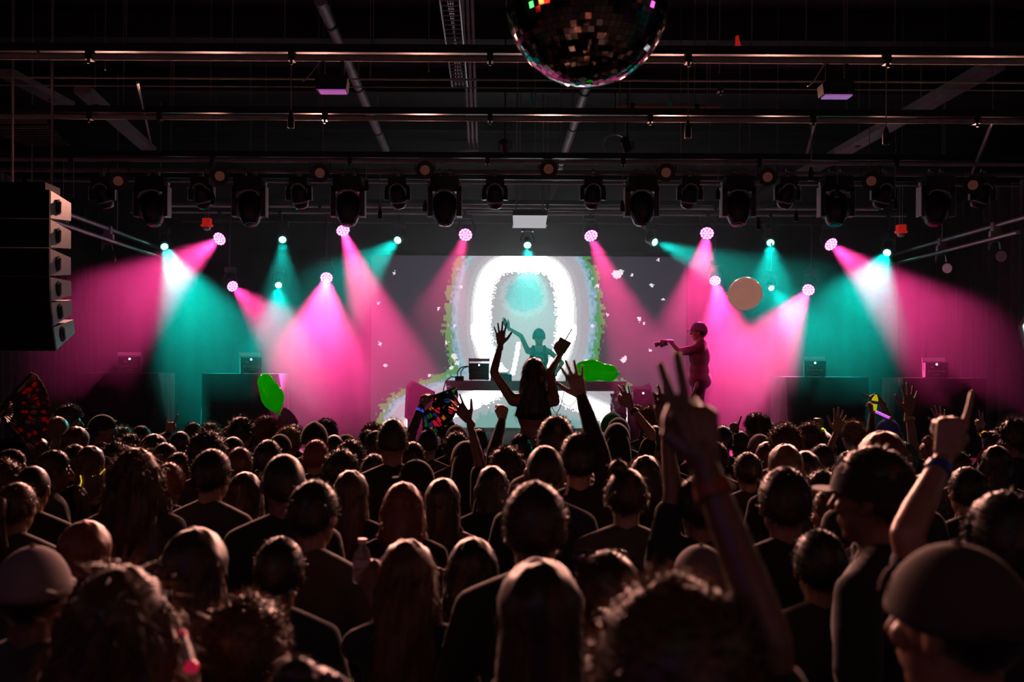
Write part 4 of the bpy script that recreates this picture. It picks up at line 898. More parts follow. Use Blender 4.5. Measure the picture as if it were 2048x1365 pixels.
def hair_mesh(kind, seed):
    if kind == 'short': b, p = shell(0.016, 0.004, 9, 0.008, seed=seed); strands(b, p, 900, 0.022, 0.25, seed=seed)
    elif kind == 'buzz': b, p = shell(0.006, 0.001, 9, 0.002, seed=seed); strands(b, p, 900, 0.008, 0.1, 0.0012, seed=seed)
    elif kind == 'fade': b, p = shell(0.008, 0.002, 9, 0.022, nape=1.95, seed=seed); strands(b, p, 700, 0.02, 0.1, seed=seed)
    elif kind == 'messy': b, p = shell(0.024, 0.012, 8, 0.014, seed=seed); strands(b, p, 1500, 0.045, 0.2, spread=0.9, seed=seed)
    elif kind == 'curly': b, p = shell(0.034, 0.012, 15, 0.012, nape=2.15, seed=seed); strands(b, p, 2200, 0.030, 0.0, 0.0022, 1.3, seed=seed)
    elif kind == 'afro': b, p = shell(0.060, 0.012, 13, 0.02, nape=2.2, side=1.85, seed=seed); strands(b, p, 2600, 0.032, 0.0, 0.0022, 1.4, seed=seed)
    elif kind == 'long': b, p = curtain_hair(0.34, 0.098, 0.045, seed=seed); strands(b, p, 1300, 0.06, 0.75, 0.0014, 0.4, seed=seed)
    elif kind == 'wavy': b, p = curtain_hair(0.36, 0.112, 0.085, seed=seed, wave=0.014); strands(b, p, 1700, 0.07, 0.6, 0.0016, 0.7, seed=seed)
    elif kind == 'straight': b, p = curtain_hair(0.40, 0.094, 0.012, seed=seed, wave=0.003); strands(b, p, 900, 0.06, 0.85, 0.0012, 0.25, seed=seed)
    elif kind == 'bob': b, p = curtain_hair(0.15, 0.104, 0.016, seed=seed, wave=0.004); strands(b, p, 900, 0.035, 0.7, 0.0014, 0.4, seed=seed)
    elif kind in ('bun', 'pony'):
        b, p = shell(0.014, 0.003, 9, 0.004, seed=seed); strands(b, p, 900, 0.03, 0.5, 0.0013, 0.4, seed=seed)
        if kind == 'bun':
            c = V3((-0.035, -0.045, 0.128)); e = MB().ell(c, (0.040, 0.038, 0.034), 18, 12); b.add(e.v, e.f); strands(b, [(V3(v), (V3(v)-c).normalized()) for v in e.v], 400, 0.02, 0.0, 0.0014, 1.0, seed=seed)
        else:
            tb = [V3((0, -0.10, 0.05)), V3((0, -0.155, 0.045)), V3((0.004, -0.175, -0.02)), V3((0.01, -0.16, -0.14)), V3((0.02, -0.15, -0.27))]; e = MB().tube(tb, [0.02, 0.034, 0.038, 0.032, 0.008], 14); b.add(e.v, e.f); strands(b, [(V3(v), V3((0, -0.6, -0.5))) for v in e.v], 300, 0.06, 0.8, 0.0014, 0.4, seed=seed)
    elif kind == 'buns':
        b, p = shell(0.014, 0.003, 9, 0.004, seed=seed); strands(b, p, 700, 0.025, 0.4, 0.0013, 0.4, seed=seed)
        for s in (-1, 1):
            c = V3((s*0.055, -0.01, 0.115)); e = MB().ell(c, (0.032, 0.032, 0.030), 16, 10); b.add(e.v, e.f); strands(b, [(V3(v), (V3(v)-c).normalized()) for v in e.v], 250, 0.02, 0.0, 0.0014, 1.0, seed=seed)
    return b.mesh('hair', ang=180)
HM = {}
def hair_for(kind, col, seed):
    k = (kind, col, seed % 2)
    if k not in HM:
        base = (kind, seed % 2)
        if base not in HM: HM[base] = hair_mesh(kind, (seed % 2)*5+1)
        m = HM[base].copy(); m.materials.clear(); m.materials.append(HAIR[col]); HM[k] = m
    return HM[k]
def cap_obj(parent, kind, m, loc, brim_dir=1):
    """cap / beanie / hood as a child with its own parts; brim_dir +1 brim over the face, -1 worn backwards"""
    b = MB(); n = 28; vs = []; mm = 10
    lim = 1.62 if kind != 'beanie' else 1.85
    thk = 0.018 if kind != 'beanie' else 0.024
    for i in range(mm+2):
        for k in range(n):
            a = 2*math.pi*k/n; l2 = lim - (0.18*max(math.sin(a), 0) if kind != 'hood' else 0.35*max(math.sin(a), 0)); t = l2*min(i, mm)/mm
            dv = V3((math.sin(t)*math.cos(a), math.sin(t)*math.sin(a), math.cos(t))); q = V3((0.078*dv.x, 0.098*dv.y, 0.106*dv.z)) + dv*(thk if i <= mm else 0.002)
            if kind == 'beanie' and i < 2: q.z += 0.006
            vs.append(q)
    b.add(vs, [(i*n+k, i*n+(k+1) % n, (i+1)*n+(k+1) % n, (i+1)*n+k) for i in range(mm+1) for k in range(n)])
    if kind == 'hood':
        e = cap_mesh((0, -0.06, -0.02), (0, -0.075, -0.16), 0.085, 0.10, 20); b.add(e.v, e.f)
    o = b.build('cap' if kind == 'cap' else kind, m, parent, ang=180); o.location = loc
    if kind == 'cap':
        br = MB(); pts = []
        for k in range(15):
            a = math.pi*(k/14); pts.append(V3((0.075*math.cos(a), brim_dir*(0.088 + 0.075*math.sin(a)), 0.020 - 0.010*math.sin(a) - 0.012*math.cos(a)**2)))
        pts += [V3((-0.06, brim_dir*0.075, 0.012)), V3((0.06, brim_dir*0.075, 0.012))]
        br.prism(pts, (0, 0, 0.005)); br.build('brim', m, o)
        MB().ell((0, 0, 0.125), (0.008, 0.008, 0.005), 8, 6).build('button', m, o)
        if brim_dir < 0:
            MB().tube([(0.045*math.cos(a), 0.105, 0.035+0.035*math.sin(a)) for a in np.linspace(0, math.pi, 9)], 0.006, 6).build('strap', m, o)
    return o

# ---- shared bodies for people with their arms down
TEMPL = {}
def template(fem, k, si, ti, bi, slv):
    key = (fem, k, si, ti, bi, slv)
    gk = (fem, k, slv)
    if gk not in TEMPL:
        TEMPL[gk] = make_meshes({s: rest_arm(s, (k+(s > 0)) % 3) for s in (-1, 1)}, fem, 0.0135, SKIN[0], TOP[0], BOT[0], slv, handvox=0.007)
    if key not in TEMPL:
        out = []
        for me_, m in zip(TEMPL[gk], (SKIN[si], TOP[ti], BOT[bi])):
            c = me_.copy(); c.materials.clear(); c.materials.append(m); out.append(c)
        TEMPL[key] = out
    return TEMPL[key]
def finish_person(t, meshes, hair, hc, seed, opts):
    for nm, me_ in zip(('body', 'top', 'trousers'), meshes): link(nm, me_, t)
    if opts.get('under', hair not in ('cap', 'beanie', 'hood', 'bald')) : pass
    if hair in ('cap', 'beanie', 'hood', 'visor'):
        cap_obj(t, 'cap' if hair == 'visor' else hair, opts.get('capm', TOP[0]), HC, opts.get('brim', -1))
        h = link('hair', hair_for(opts.get('under', 'buzz'), hc, seed), t); h.location = HC
    elif hair != 'bald':
        h = link('hair', hair_for(hair, hc, seed), t); h.location = HC
REALW = dict(short=0.180, buzz=0.165, fade=0.168, messy=0.205, curly=0.215, afro=0.270, long=0.215, wavy=0.27, straight=0.20, bob=0.21, bun=0.18, pony=0.18, buns=0.18, cap=0.188, visor=0.188, beanie=0.20, hood=0.21, bald=0.16)
TOPADD = dict(short=0.024, buzz=0.008, fade=0.03, messy=0.04, curly=0.05, afro=0.085, long=0.024, wavy=0.024, straight=0.024, bob=0.024, bun=0.02, pony=0.02, buns=0.02, cap=0.02, visor=0.02, beanie=0.03, hood=0.022, bald=0.0)
# ================================================================== THE CROWD
M_wht = mat('pale cloth', (0.20, 0.17, 0.18), 0.9, var=0.1)
M_chk = mat('check cloth', (0.22, 0.17, 0.18), 0.9, var=0.5, scale=30)
# (head centre px, head top px, head width px, hair, hair colour, options, label)
# arms: 'R'/'L': (wrist px, wrist py, hand pose, fingertip px, fingertip py [, elbow px, elbow py])
CROWD = [
 # --- front rows near the stage, left to right
 (138, 809, 44, 'curly', 2, dict(yaw=-75, skin=0), 'man with red-lit curly hair at far left, face turned right'),
 (114, 833, 40, 'straight', 3, dict(yaw=-20), 'blond long-haired person in front of the red-lit curly man at left'),
 (205, 829, 47, 'cap', 0, dict(yaw=-70, brim=-1, spec=1), 'man in backward black cap and glasses looking right below the leftmost table'),
 (245, 854, 30, 'messy', 5, dict(), 'small green-lit tousled head right of the man in glasses'),
 (282, 852, 42, 'short', 1, dict(yaw=-30), 'short-haired head below the teal drape of the leftmost table'),
 (260, 868, 58, 'messy', 0, dict(), 'messy dark head behind the big wavy-haired woman at left'),
 (308, 868, 58, 'straight', 0, dict(yaw=-35), 'dark straight-haired person right of the wavy-haired woman'),
 (152, 853, 60, 'straight', 2, dict(yaw=-15), 'person with straight hair and a blond streak below the red-lit man'),
 (76, 876, 60, 'bob', 1, dict(sun=1), 'person with sunglasses pushed up on a brown bob beneath the big dark fan'),
 (22, 899, 52, 'short', 0, dict(yaw=-65), 'short-haired man at the left edge, cheek lit, facing right'),
 (108, 901, 48, 'short', 0, dict(yaw=-55), 'dark-haired person with lit cheek holding a small bottle at left'),
 (150, 889, 36, 'short', 1, dict(), 'small head with pinkish crown between two larger heads at left'),
 (181, 892, 52, 'straight', 2, dict(glow=1), 'person with straight brown hair and dangling yellow glow earrings'),
 (361, 863, 44, 'buzz', 0, dict(L=(337, 868, 'horns', 345, 828, 322, 905)), 'person raising a horned hand sign between the two left tables'),
 (387, 845, 42, 'short', 1, dict(), 'brown short-haired head right of the raised horned hand'),
 (420, 846, 32, 'messy', 5, dict(), 'small green-lit head below the second draped table'),
 (414, 861, 78, 'curly', 1, dict(), 'large curly brown head below the second draped table'),
 (481, 834, 52, 'messy', 0, dict(yaw=-20), 'tall shaggy dark head in front of the second table, left of the balloon'),
 (531, 831, 42, 'curly', 4, dict(yaw=-20, R=(541, 872, 'grip', 543, 858, 575, 905)), 'person with reddish curly hair holding a folding fan under the balloon'),
 (466, 874, 34, 'buzz', 0, dict(yaw=-30), 'small close-cropped head below the shaggy tall one'),
 (480, 895, 54, 'short', 2, dict(), 'brown short-haired head left of the round-headed man near centre left'),
 (536, 880, 60, 'short', 0, dict(), 'dark short-haired head directly below the folding fan'),
 (560, 868, 46, 'cap', 0, dict(brim=-1), 'person in a dark backward cap right of the folding fan'),
 (578, 853, 32, 'curly', 3, dict(), 'small blondish curly head right of the fan'),
 (588, 849, 34, 'short', 0, dict(), 'small dark head at the left edge of the bright pink smoke'),
 (629, 843, 57, 'beanie', 0, dict(), 'person in a dark beanie against the pink smoke'),
 (652, 838, 36, 'curly', 0, dict(), 'dark curly head just behind the beanie'),
 (632, 880, 56, 'short', 4, dict(), 'head with orange-lit red hair below the beanie'),
 (668, 870, 34, 'buzz', 0, dict(yaw=25), 'close-cropped head touching the beanie wearer on the right'),
 (692, 868, 42, 'cap', 0, dict(brim=1, capt=1), 'person in black cap with yellow lettering on its back'),
 (702, 879, 46, 'curly', 1, dict(), 'curly head right below the yellow-lettered cap'),
 (682, 897, 84, 'afro', 1, dict(), 'large bushy reddish-brown curly head left of centre'),
 (736, 860, 44, 'short', 0, dict(yaw=30), 'dark head left of the tall man with visible ears'),
 (746, 846, 34, 'curly', 4, dict(), 'small red-lit curly head in front of the pink smoke'),
 (752, 862, 42, 'short', 0, dict(yaw=70), 'man in profile facing left, just left of the tall man with ears'),
 (785, 838, 61, 'fade', 0, dict(sc=1.0), 'tall man with short fade and both ears showing, left of centre'),
 (826, 884, 42, 'short', 0, dict(), 'head right of the tall man, below the raised fan arm'),
 (856, 859, 43, 'fade', 0, dict(L=(843, 812, 'grip', 849, 795, 818, 848), wb=('L', (0.05, 0.1, 0.9))), 'person with faded hair raising the painted black fan'),
 (893, 837, 36, 'cap', 0, dict(brim=1), 'person in a dark cap behind the painted fan'),
 (913, 850, 46, 'cap', 0, dict(brim=-1), 'person in a rounded cap right of the painted fan'),
 (913, 864, 60, 'messy', 1, dict(yaw=15), 'fluffy brown head in front of two capped heads, left of centre'),
 (932, 881, 73, 'hood', 0, dict(R=(1004, 842, 'fist', 1008, 804, 992, 905)), 'egg-shaped dark head with raised fist left of the lifted woman'),
 (1013, 892, 78, 'curly', 1, dict(L=(938, 842, 'open', 913, 808, 968, 895)), 'bushy-haired person reaching an open hand towards the painted fan'),
 (1112, 832, 71, 'short', 0, dict(), 'dark smooth head right beside the lifted woman'),
 (1090, 892, 73, 'buzz', 1, dict(ear=1), 'close-cropped round head with earrings below the lifted woman'),
 (1158, 866, 72, 'short', 0, dict(R=(1163, 795, 'open', 1142, 730, 1192, 885), wb=('R', (0.02, 0.02, 0.02))), 'dark head with arm reaching to the green balloon, black wristband'),
 (1225, 824, 34, 'beanie', 5, dict(capm='g'), 'person in a green knit beanie right of the lifted woman'),
 (1237, 835, 40, 'cap', 1, dict(brim=-1), 'person in a brown cap just behind the hooded dark head'),
 (1234, 845, 61, 'hood', 0, dict(R=(1262, 815, 'ok', 1240, 768, 1291, 880), wb=('R', (0.02, 0.02, 0.02))), 'dark hooded head with arm raised in a ring hand sign'),
 (1298, 812, 34, 'curly', 4, dict(R=(1292, 838, 'relax', 1276, 815, 1306, 870)), 'person with bright red curly hair beside the right laser box'),
 (1310, 852, 46, 'short', 0, dict(), 'dark head behind the raised ring-sign arm'),
 (1290, 910, 76, 'bob', 1, dict(band=(0.25, 0.12, 0.14)), 'person with headband on a dark bob below the ring-sign arm'),
 (1515, 827, 52, 'curly', 1, dict(yaw=55), 'curly-haired man in profile facing left at the pink smoke, right side'),
 (1527, 848, 36, 'short', 0, dict(), 'short dark head right below the curly profile man'),
 (1480, 862, 44, 'short', 0, dict(L=(1464, 868, 'point', 1484, 806, 1470, 905), wb=('L', (0.1, 0.9, 0.1))), 'person raising a curled hand with green glow band'),
 (1570, 847, 68, 'curly', 2, dict(band=(0.5, 0.5, 0.6)), 'wide curly brown head under the dark draped table at right'),
 (1520, 868, 52, 'cap', 1, dict(brim=1, capm='k'), 'person in a checked cap below the curly profile man'),
 (1570, 888, 74, 'straight', 3, dict(), 'long straight blondish hair with a central parting, right of centre'),
 (1535, 884, 48, 'straight', 2, dict(), 'brown straight-haired head tucked left of the blondish hair'),
 (1618, 845, 54, 'curly', 2, dict(R=(1641, 860, 'fist', 1640, 830, 1655, 915), wb=('R', (0.8, 0.9, 0.05))), 'curly-haired person with raised fist and yellow band at right'),
 (1645, 889, 44, 'short', 0, dict(R=(1672, 865, 'open', 1684, 814, 1668, 945)), 'dark short head with an open palm raised beside it'),
 (1706, 842, 38, 'messy', 3, dict(yaw=20, R=(1744, 832, 'grip', 1748, 812, 1741, 885)), 'blondish person holding up a yellow bottle at right'),
 (1776, 838, 36, 'cap', 0, dict(capm='b', brim=1, yaw=30, R=(1762, 805, 'point', 1731, 781, 1797, 858)), 'person in blue cap pointing left with a bent arm'),
 (1804, 884, 62, 'short', 5, dict(R=(1817, 826, 'open', 1822, 765, 1824, 905), wb=('R', (0.5, 0.4, 0.2))), 'person with spread fingers raised before the rightmost table'),
 (1860, 882, 52, 'bun', 3, dict(R=(1886, 858, 'open', 1879, 826, 1880, 920)), 'small head with pale bun and lit fingers beside the pointing arm'),
 (1985, 862, 40, 'short', 1, dict(L=(1960, 862, 'two', 1959, 822, 1967, 905), wb=('L', (1.0, 0.35, 0.02))), 'person with thin raised arm and orange glow wristband'),
 (2030, 838, 62, 'messy', 1, dict(yaw=35), 'shaggy dark head at the right edge beside the curtain'),
 (2008, 850, 42, 'cap', 1, dict(brim=1, capm='p', yaw=60), 'person in a pale cap leaning left near the right edge'),
 (2042, 868, 60, 'wavy', 2, dict(), 'wavy-haired head cut by the right edge, upper'),
 (1990, 890, 72, 'bob', 0, dict(band=(0.5, 0.02, 0.1)), 'dark head with red headband near the right edge'),
 # --- middle rows
 (272, 896, 124, 'wavy', 2, dict(fem=1), 'woman with big wavy auburn hair falling over her shoulders, left'),
 (8, 918, 54, 'curly', 2, dict(L=(-6, 838, 'grip', -1, 822, -30, 930)), 'curly brown head at the left edge holding the big dark fan'),
 (66, 933, 72, 'buzz', 0, dict(), 'shaved round head at left below the sunglasses wearer'),
 (34, 965, 82, 'pony', 2, dict(), 'brown pulled-back hair at the left edge, mid height'),
 (338, 926, 60, 'short', 4, dict(), 'reddish-rimmed head right of the wavy auburn hair'),
 (358, 905, 52, 'short', 1, dict(), 'head with violet rim left of the large short-haired man'),
 (424, 899, 78, 'short', 0, dict(yaw=-15), 'large short-haired man with one ear lit, left of centre'),
 (490, 944, 70, 'bob', 1, dict(), 'bobbed head between the short-haired man and the round-headed man'),
 (568, 909, 90, 'buzz', 0, dict(), 'big round close-cropped head left of centre, below the fan'),
 (627, 961, 106, 'short', 0, dict(yaw=-20, sleeve='short'), 'broad-shouldered man with short hair and lit right ear, centre left'),
 (702, 941, 84, 'straight', 2, dict(fem=1), 'woman with long straight hair and pinkish rim below the bushy head'),
 (806, 964, 74, 'bob', 4, dict(), 'copper-haired head with bright orange rim left of centre'),
 (833, 919, 66, 'cap', 0, dict(brim=1, yaw=60), 'person in a plain dark cap with brim to the left, centre left'),
 (885, 956, 84, 'straight', 1, dict(fem=1), 'long straight dark hair beside the copper-haired head'),
 (1070, 964, 132, 'short', 1, dict(), 'large rounded brown head in the centre of the middle rows'),
 (1253, 936, 92, 'bun', 1, dict(), 'person with a small top bun, right of centre'),
 (1400, 950, 92, 'short', 0, dict(L=(1330, 855, 'flat', 1326, 788, 1354, 1030)), 'dark head hidden by the big raised hand, own hand raised too'),
 (1570, 935, 116, 'short', 1, dict(), 'large rounded head right of the big raised forearm'),
 (1645, 941, 56, 'messy', 1, dict(), 'small tousled head right of the large rounded one'),
 (1765, 862, 112, 'straight', 4, dict(), 'wide copper-orange hair right of the raised open palm'),
 (1750, 897, 122, 'visor', 0, dict(brim=1, yaw=50, under='short'), 'man in a dark cap turned left with a lit cheek, right'),
 (1665, 977, 66, 'short', 2, dict(yaw=40), 'smaller head with lit rim left of the capped man at right'),
 (2012, 984, 152, 'short', 0, dict(L=(1889, 915, 'point', 1924, 768, 1852, 1105), wb=('L', (0.03, 0.08, 0.4))), 'large dark head at right edge raising one finger, blue wristband'),
 # --- nearest rows
 (170, 1041, 118, 'straight', 4, dict(), 'head with orange-lit straight hair behind the pale-rimmed cap, left'),
 (66, 1092, 156, 'cap', 0, dict(brim=1, capm='p'), 'pale cap at the lower left edge, seen from behind'),
 (390, 1055, 148, 'straight', 1, dict(fem=1), 'smooth straight-haired head with thin bright rim, lower left'),
 (240, 1132, 285, 'wavy', 2, dict(shade=1), 'nearest wavy-haired head at lower left with pink and white glasses'),
 (492, 1190, 190, 'curly', 2, dict(), 'head with copper-rimmed curls at the bottom, left of centre'),
 (815, 1080, 118, 'long', 2, dict(fem=1, L=(745, 1195, 'grip', 727, 1140, 772, 1320)), 'long-haired person lifting a clear water bottle, lower centre'),
 (1080, 1118, 182, 'straight', 1, dict(fem=1), 'smooth long-haired head with pink rim at the bottom centre'),
 (1216, 1104, 128, 'short', 1, dict(gog=1), 'head wearing shiny goggles on top, lower right of centre'),
 (1402, 1090, 84, 'cap', 0, dict(brim=1, capm='p'), 'pink-rimmed capped head beside the big raised forearm'),
 (1352, 1150, 350, 'afro', 2, dict(D=1.5, R=(1408, 930, 'two', 1366, 722, 1552, 1275), wb=('R', (0.30, 0.06, 0.02)), hv=0.0036), 'nearest blurred head at the bottom, raising a big arm with a wristband'),
 (1915, 1086, 236, 'cap', 0, dict(brim=-1, yaw=35, capm='d'), 'near man in backward cap at the lower right, looking left'),
 (635, 1340, 190, 'bun', 1, dict(glit=1), 'head with a glittering jewelled headband at the bottom edge'),
 # --- heads half seen in the gaps
 (958, 858, 42, 'short', 0, dict(), 'small dark head left of the raised fist, below the video wall'),
 (1042, 868, 48, 'bob', 0, dict(), 'small bobbed head under the lifted woman'),
 (1388, 862, 46, 'short', 0, dict(), 'small dark head behind the big raised palm'),
 (330, 886, 50, 'short', 0, dict(), 'small dark head under the raised horned hand'),
 (1915, 902, 58, 'short', 0, dict(), 'dark head just right of the blue wristband'),
 (1445, 852, 46, 'short', 0, dict(), 'dark head right of the big raised hand, at the edge of the pink smoke'),
 (1432, 884, 56, 'short', 0, dict(), 'dark head just right of the big raised wrist'),
 (1496, 905, 62, 'short', 1, dict(), 'dim head between the checked cap and the big forearm'),
 (1345, 882, 52, 'short', 0, dict(), 'dim head left of the big raised palm'),
 (232, 884, 48, 'messy', 0, dict(), 'dim tousled head left of the big wavy-haired woman'),
 (748, 908, 54, 'short', 1, dict(), 'dim head below the tall man, right of the bushy head'),
 (985, 932, 62, 'bob', 0, dict(), 'dim bobbed head below the bushy-haired reaching person'),
 (1165, 934, 68, 'short', 0, dict(), 'dim head left of the top bun'),
 (1612, 902, 50, 'bob', 1, dict(), 'dim bobbed head below the raised fist at right'),
 (1700, 902, 54, 'short', 0, dict(), 'dim head under the open palm, left of the copper hair'),
 (1935, 935, 76, 'short', 0, dict(), 'dim head right of the pointing forearm'),
 (1850, 948, 78, 'bob', 0, dict(), 'dim bobbed head left of the pointing forearm'),
 (560, 1075, 118, 'short', 0, dict(), 'dark shadowed head left of the broad-shouldered man, lower'),
 (945, 1075, 116, 'bob', 0, dict(), 'dark shadowed bobbed head left of the pink-rimmed long hair'),
 (1640, 1060, 112, 'short', 0, dict(), 'dark shadowed head right of the big raised forearm, lower'),
 (1752, 1050, 110, 'bob', 0, dict(), 'dark shadowed bobbed head below the capped man at right'),
]
SPEC = []
for i, (x, y, w, hair, hc, op, lb) in enumerate(CROWD):
    D = op.get('D', F*REALW[hair]/w); p = P(x, y, D)
    def zt_(D_): return P(x, y, D_).z
    lo, hi = 1.50, 1.84
    while zt_(D) < lo and D > 0.9: D *= 0.985
    while zt_(D) > hi and D < 8.3: D *= 1.015
    D = min(D, 8.35); SPEC.append([x, y, D, D])
# shuffle the rows apart so that bodies keep elbow room (each slides along its own sight line)
for it in range(120):
    for i in range(len(SPEC)):
        for j in range(i+1, len(SPEC)):
            a, b_ = SPEC[i], SPEC[j]; pa, pb = P(a[0], a[1], a[2]), P(b_[0], b_[1], b_[2]); dx, dy = pa.x-pb.x, pa.y-pb.y
            need = 0.36; 
            if abs(dx) < 0.42 and abs(dy) < need*math.sqrt(max(0, 1-(dx/0.43)**2)):
                sgn = 1 if dy >= 0 else -1
                if abs(dy) < 0.02: sgn = 1 if a[1] < b_[1] else -1
                a[2] += sgn*0.012; b_[2] -= sgn*0.012
    for s_ in SPEC: s_[2] = max(s_[3]*0.88, min(s_[3]*1.14, s_[2], 8.45))
hold = {}; M_eye = mat('eye', (0.12, 0.09, 0.08), 0.15)
M_band = {}
for i, (x, y, w, hair, hc, op, lb) in enumerate(CROWD):
    D = SPEC[i][2]; tp = P(x, y, D); s = tp.z/(1.705 + TOPADD[hair]); yaw = math.radians(op.get('yaw', random.uniform(-9, 9)))
    if ('L' in op or 'R' in op) and 'yaw' not in op: yaw = 0.0
    sk, ti, bi = op.get('skin', i*7 % 4), i*5 % 6, i % 2; slv = op.get('sleeve', ('short', 'long', 'short', 'tank' if op.get('fem') else 'short')[i % 4]); fem = bool(op.get('fem', i % 3 == 0))
    hy = HC.y*s
    t = empty('person', (tp.x + hy*math.sin(yaw), tp.y - hy*math.cos(yaw), 0), lb, 'person', 'people in the crowd', yaw, s)
    Mi = Matrix.Translation(t.location) @ Matrix.Rotation(yaw, 4, 'Z') @ Matrix.Scale(s, 4); Mi = Mi.inverted()
    cm = {'g': mat('green knit', (0.02, 0.25, 0.12), 0.9), 'k': M_chk, 'b': mat('blue cap cloth', (0.08, 0.12, 0.6), 0.8), 'p': M_wht, 'd': mat('brown cap cloth', (0.06, 0.045, 0.04), 0.9)}.get(op.get('capm'), TOP[0])
    op2 = dict(op, capm=cm)
    if 'L' in op or 'R' in op:
        arms = {}
        for sd, key in ((-1, 'L'), (1, 'R')):
            if key not in op: arms[sd] = rest_arm(sd, i % 3); continue
            a = op[key]; wr = Mi @ P(a[0], a[1], D+0.06); tip = Mi @ P(a[3], a[4], D+0.08)
            pole = None
            if len(a) > 5:
                sh = V3((sd*SH, -0.005, 1.372)); el = Mi @ P(a[5], a[6], D-0.02); pole = el - (sh+wr)/2
            sh, el, wr = arm_chain(sd, wr, pole); hd = tip - (Mi @ P(a[0], a[1], D+0.06))
            pn = V3((0, 1, 0)) if a[2] not in ('grip', 'fist') else V3((-sd*0.6, 1, 0))
            arms[sd] = (sh, el, wr, hd, Mi.to_3x3() @ pn, a[2]); hold[i] = (Mi.inverted() @ wr, hd)
        near = D < 2.6
        me3 = make_meshes(arms, fem, 0.012 if near else 0.019, SKIN[sk], TOP[ti], BOT[bi], slv, handvox=op.get('hv', 0.0048))
    else: me3 = template(fem, i % 3, sk, ti, bi, slv)
    finish_person(t, me3, hair, hc, i, op2)
    if 'wb' in op:
        sd = 1 if op['wb'][0] == 'R' else -1; sh, el, wr = arms[sd][:3]; d = (el-wr).normalized(); c = op['wb'][1]; g = max(c) > 0.7
        MB().lathe([(0.03, 0.027), (0.03, 0.031), (0.052, 0.034), (0.052, 0.029)], wr, d, 16).build('wristband', mat('wristband %s' % (c,), c, 0.4, emit=c if g else None, estr=0.8), t)
    if 'band' in op:
        MB().tube([HC + V3((0.104*math.cos(a)*0.98, 0.02-0.01, 0.124*math.sin(a))) for a in np.linspace(0.1, math.pi-0.1, 15)], 0.011, 6).build('headband', mat('headband %s' % (op['band'],), op['band'], 0.5), t)
    if 'sun' in op or 'gog' in op or 'shade' in op:
        b = MB(); zz = 0.085; yy = 0.072
        for sx in (-1, 1): b.ell(HC + V3((sx*0.042, yy, zz+0.012)), (0.036, 0.016, 0.026), 14, 8)
        b.tube([HC + V3((-0.1, -0.03, zz-0.04)), HC + V3((-0.085, yy-0.01, zz+0.01)), HC + V3((0, yy+0.014, zz+0.02)), HC + V3((0.085, yy-0.01, zz+0.01)), HC + V3((0.1, -0.03, zz-0.04))], 0.006, 6)
        b.build('sunglasses' if 'gog' not in op else 'goggles', mat('shiny lens frame', (0.10, 0.06, 0.10), 0.08, 0.6), t)
    if 'shade' in op:
        MB().tube([HC + V3((0.115, 0.02, -0.02)), HC + V3((0.135, -0.03, -0.035)), HC + V3((0.15, -0.075, -0.055))], 0.011, 8).build('temple_arm', mat('white glossy plastic', (0.8, 0.75, 0.78), 0.3), t)
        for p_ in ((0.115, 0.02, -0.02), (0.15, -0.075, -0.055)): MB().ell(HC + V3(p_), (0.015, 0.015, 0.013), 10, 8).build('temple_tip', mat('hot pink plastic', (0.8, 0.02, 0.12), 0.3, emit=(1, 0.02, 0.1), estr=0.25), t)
    if 'glow' in op:
        for sx in (-1, 1): MB().tube([HC + V3((sx*0.10, 0.0, -0.03)), HC + V3((sx*0.085, -0.05, -0.06)), HC + V3((sx*0.05, -0.10, -0.07))] if sx > 0 else [HC + V3((-0.02, -0.125, -0.06)), HC + V3((-0.01, -0.13, -0.10)), HC + V3((-0.025, -0.13, -0.15))], 0.004, 5).build('glow_earring', mat('yellow glow', (0.8, 0.6, 0.05), 0.4, emit=(1, 0.7, 0.05), estr=0.7), t)
    if abs(op.get('yaw', 0)) >= 50:
        for sx in (-1, 1): MB().ell(HC + V3((sx*0.032, 0.083, -0.002)), (0.013, 0.010, 0.009), 10, 8).build('eye', M_eye, t)
    if 'spec' in op:
        for sx in (-1, 1): MB().tube([HC + V3((sx*0.036 + 0.024*math.cos(a), 0.104, 0.018*math.sin(a))) for a in np.linspace(0, 6.28, 13)], 0.003, 5).build('glasses_rim', M_steel, t)
        for sx in (-1, 1): MB().tube([HC + V3((sx*0.06, 0.104, 0.004)), HC + V3((sx*0.085, 0.0, 0.004))], 0.003, 5).build('glasses_arm', M_steel, t)
    if 'ear' in op:
        for sx in (-1, 1): MB().tube([HC + V3((sx*0.09, 0, -0.05)), HC + V3((sx*0.098, 0, -0.075)), HC + V3((sx*0.09, 0, -0.10))], 0.007, 6).build('earring', M_white, t)
    if 'capt' in op:
        b = MB()
        for k in range(7):
            a = -math.pi/2 + (k-3)*0.17; q_ = HC + V3((0.098*math.cos(a), 0.119*math.sin(a), 0.030)); b.box(q_, (0.011, 0.004, 0.020 + 0.008*(k % 3 == 0)), Matrix.Rotation(a+math.pi/2, 3, 'Z')); b.box(q_ + V3((0, -0.0005, 0.004)), (0.018, 0.004, 0.004), Matrix.Rotation(a+math.pi/2, 3, 'Z'))
        b.build('cap_lettering', mat('yellow print', (0.8, 0.55, 0.03), 0.5, emit=(0.9, 0.6, 0.03), estr=0.15), t, label='row of small yellow letters on the cap')
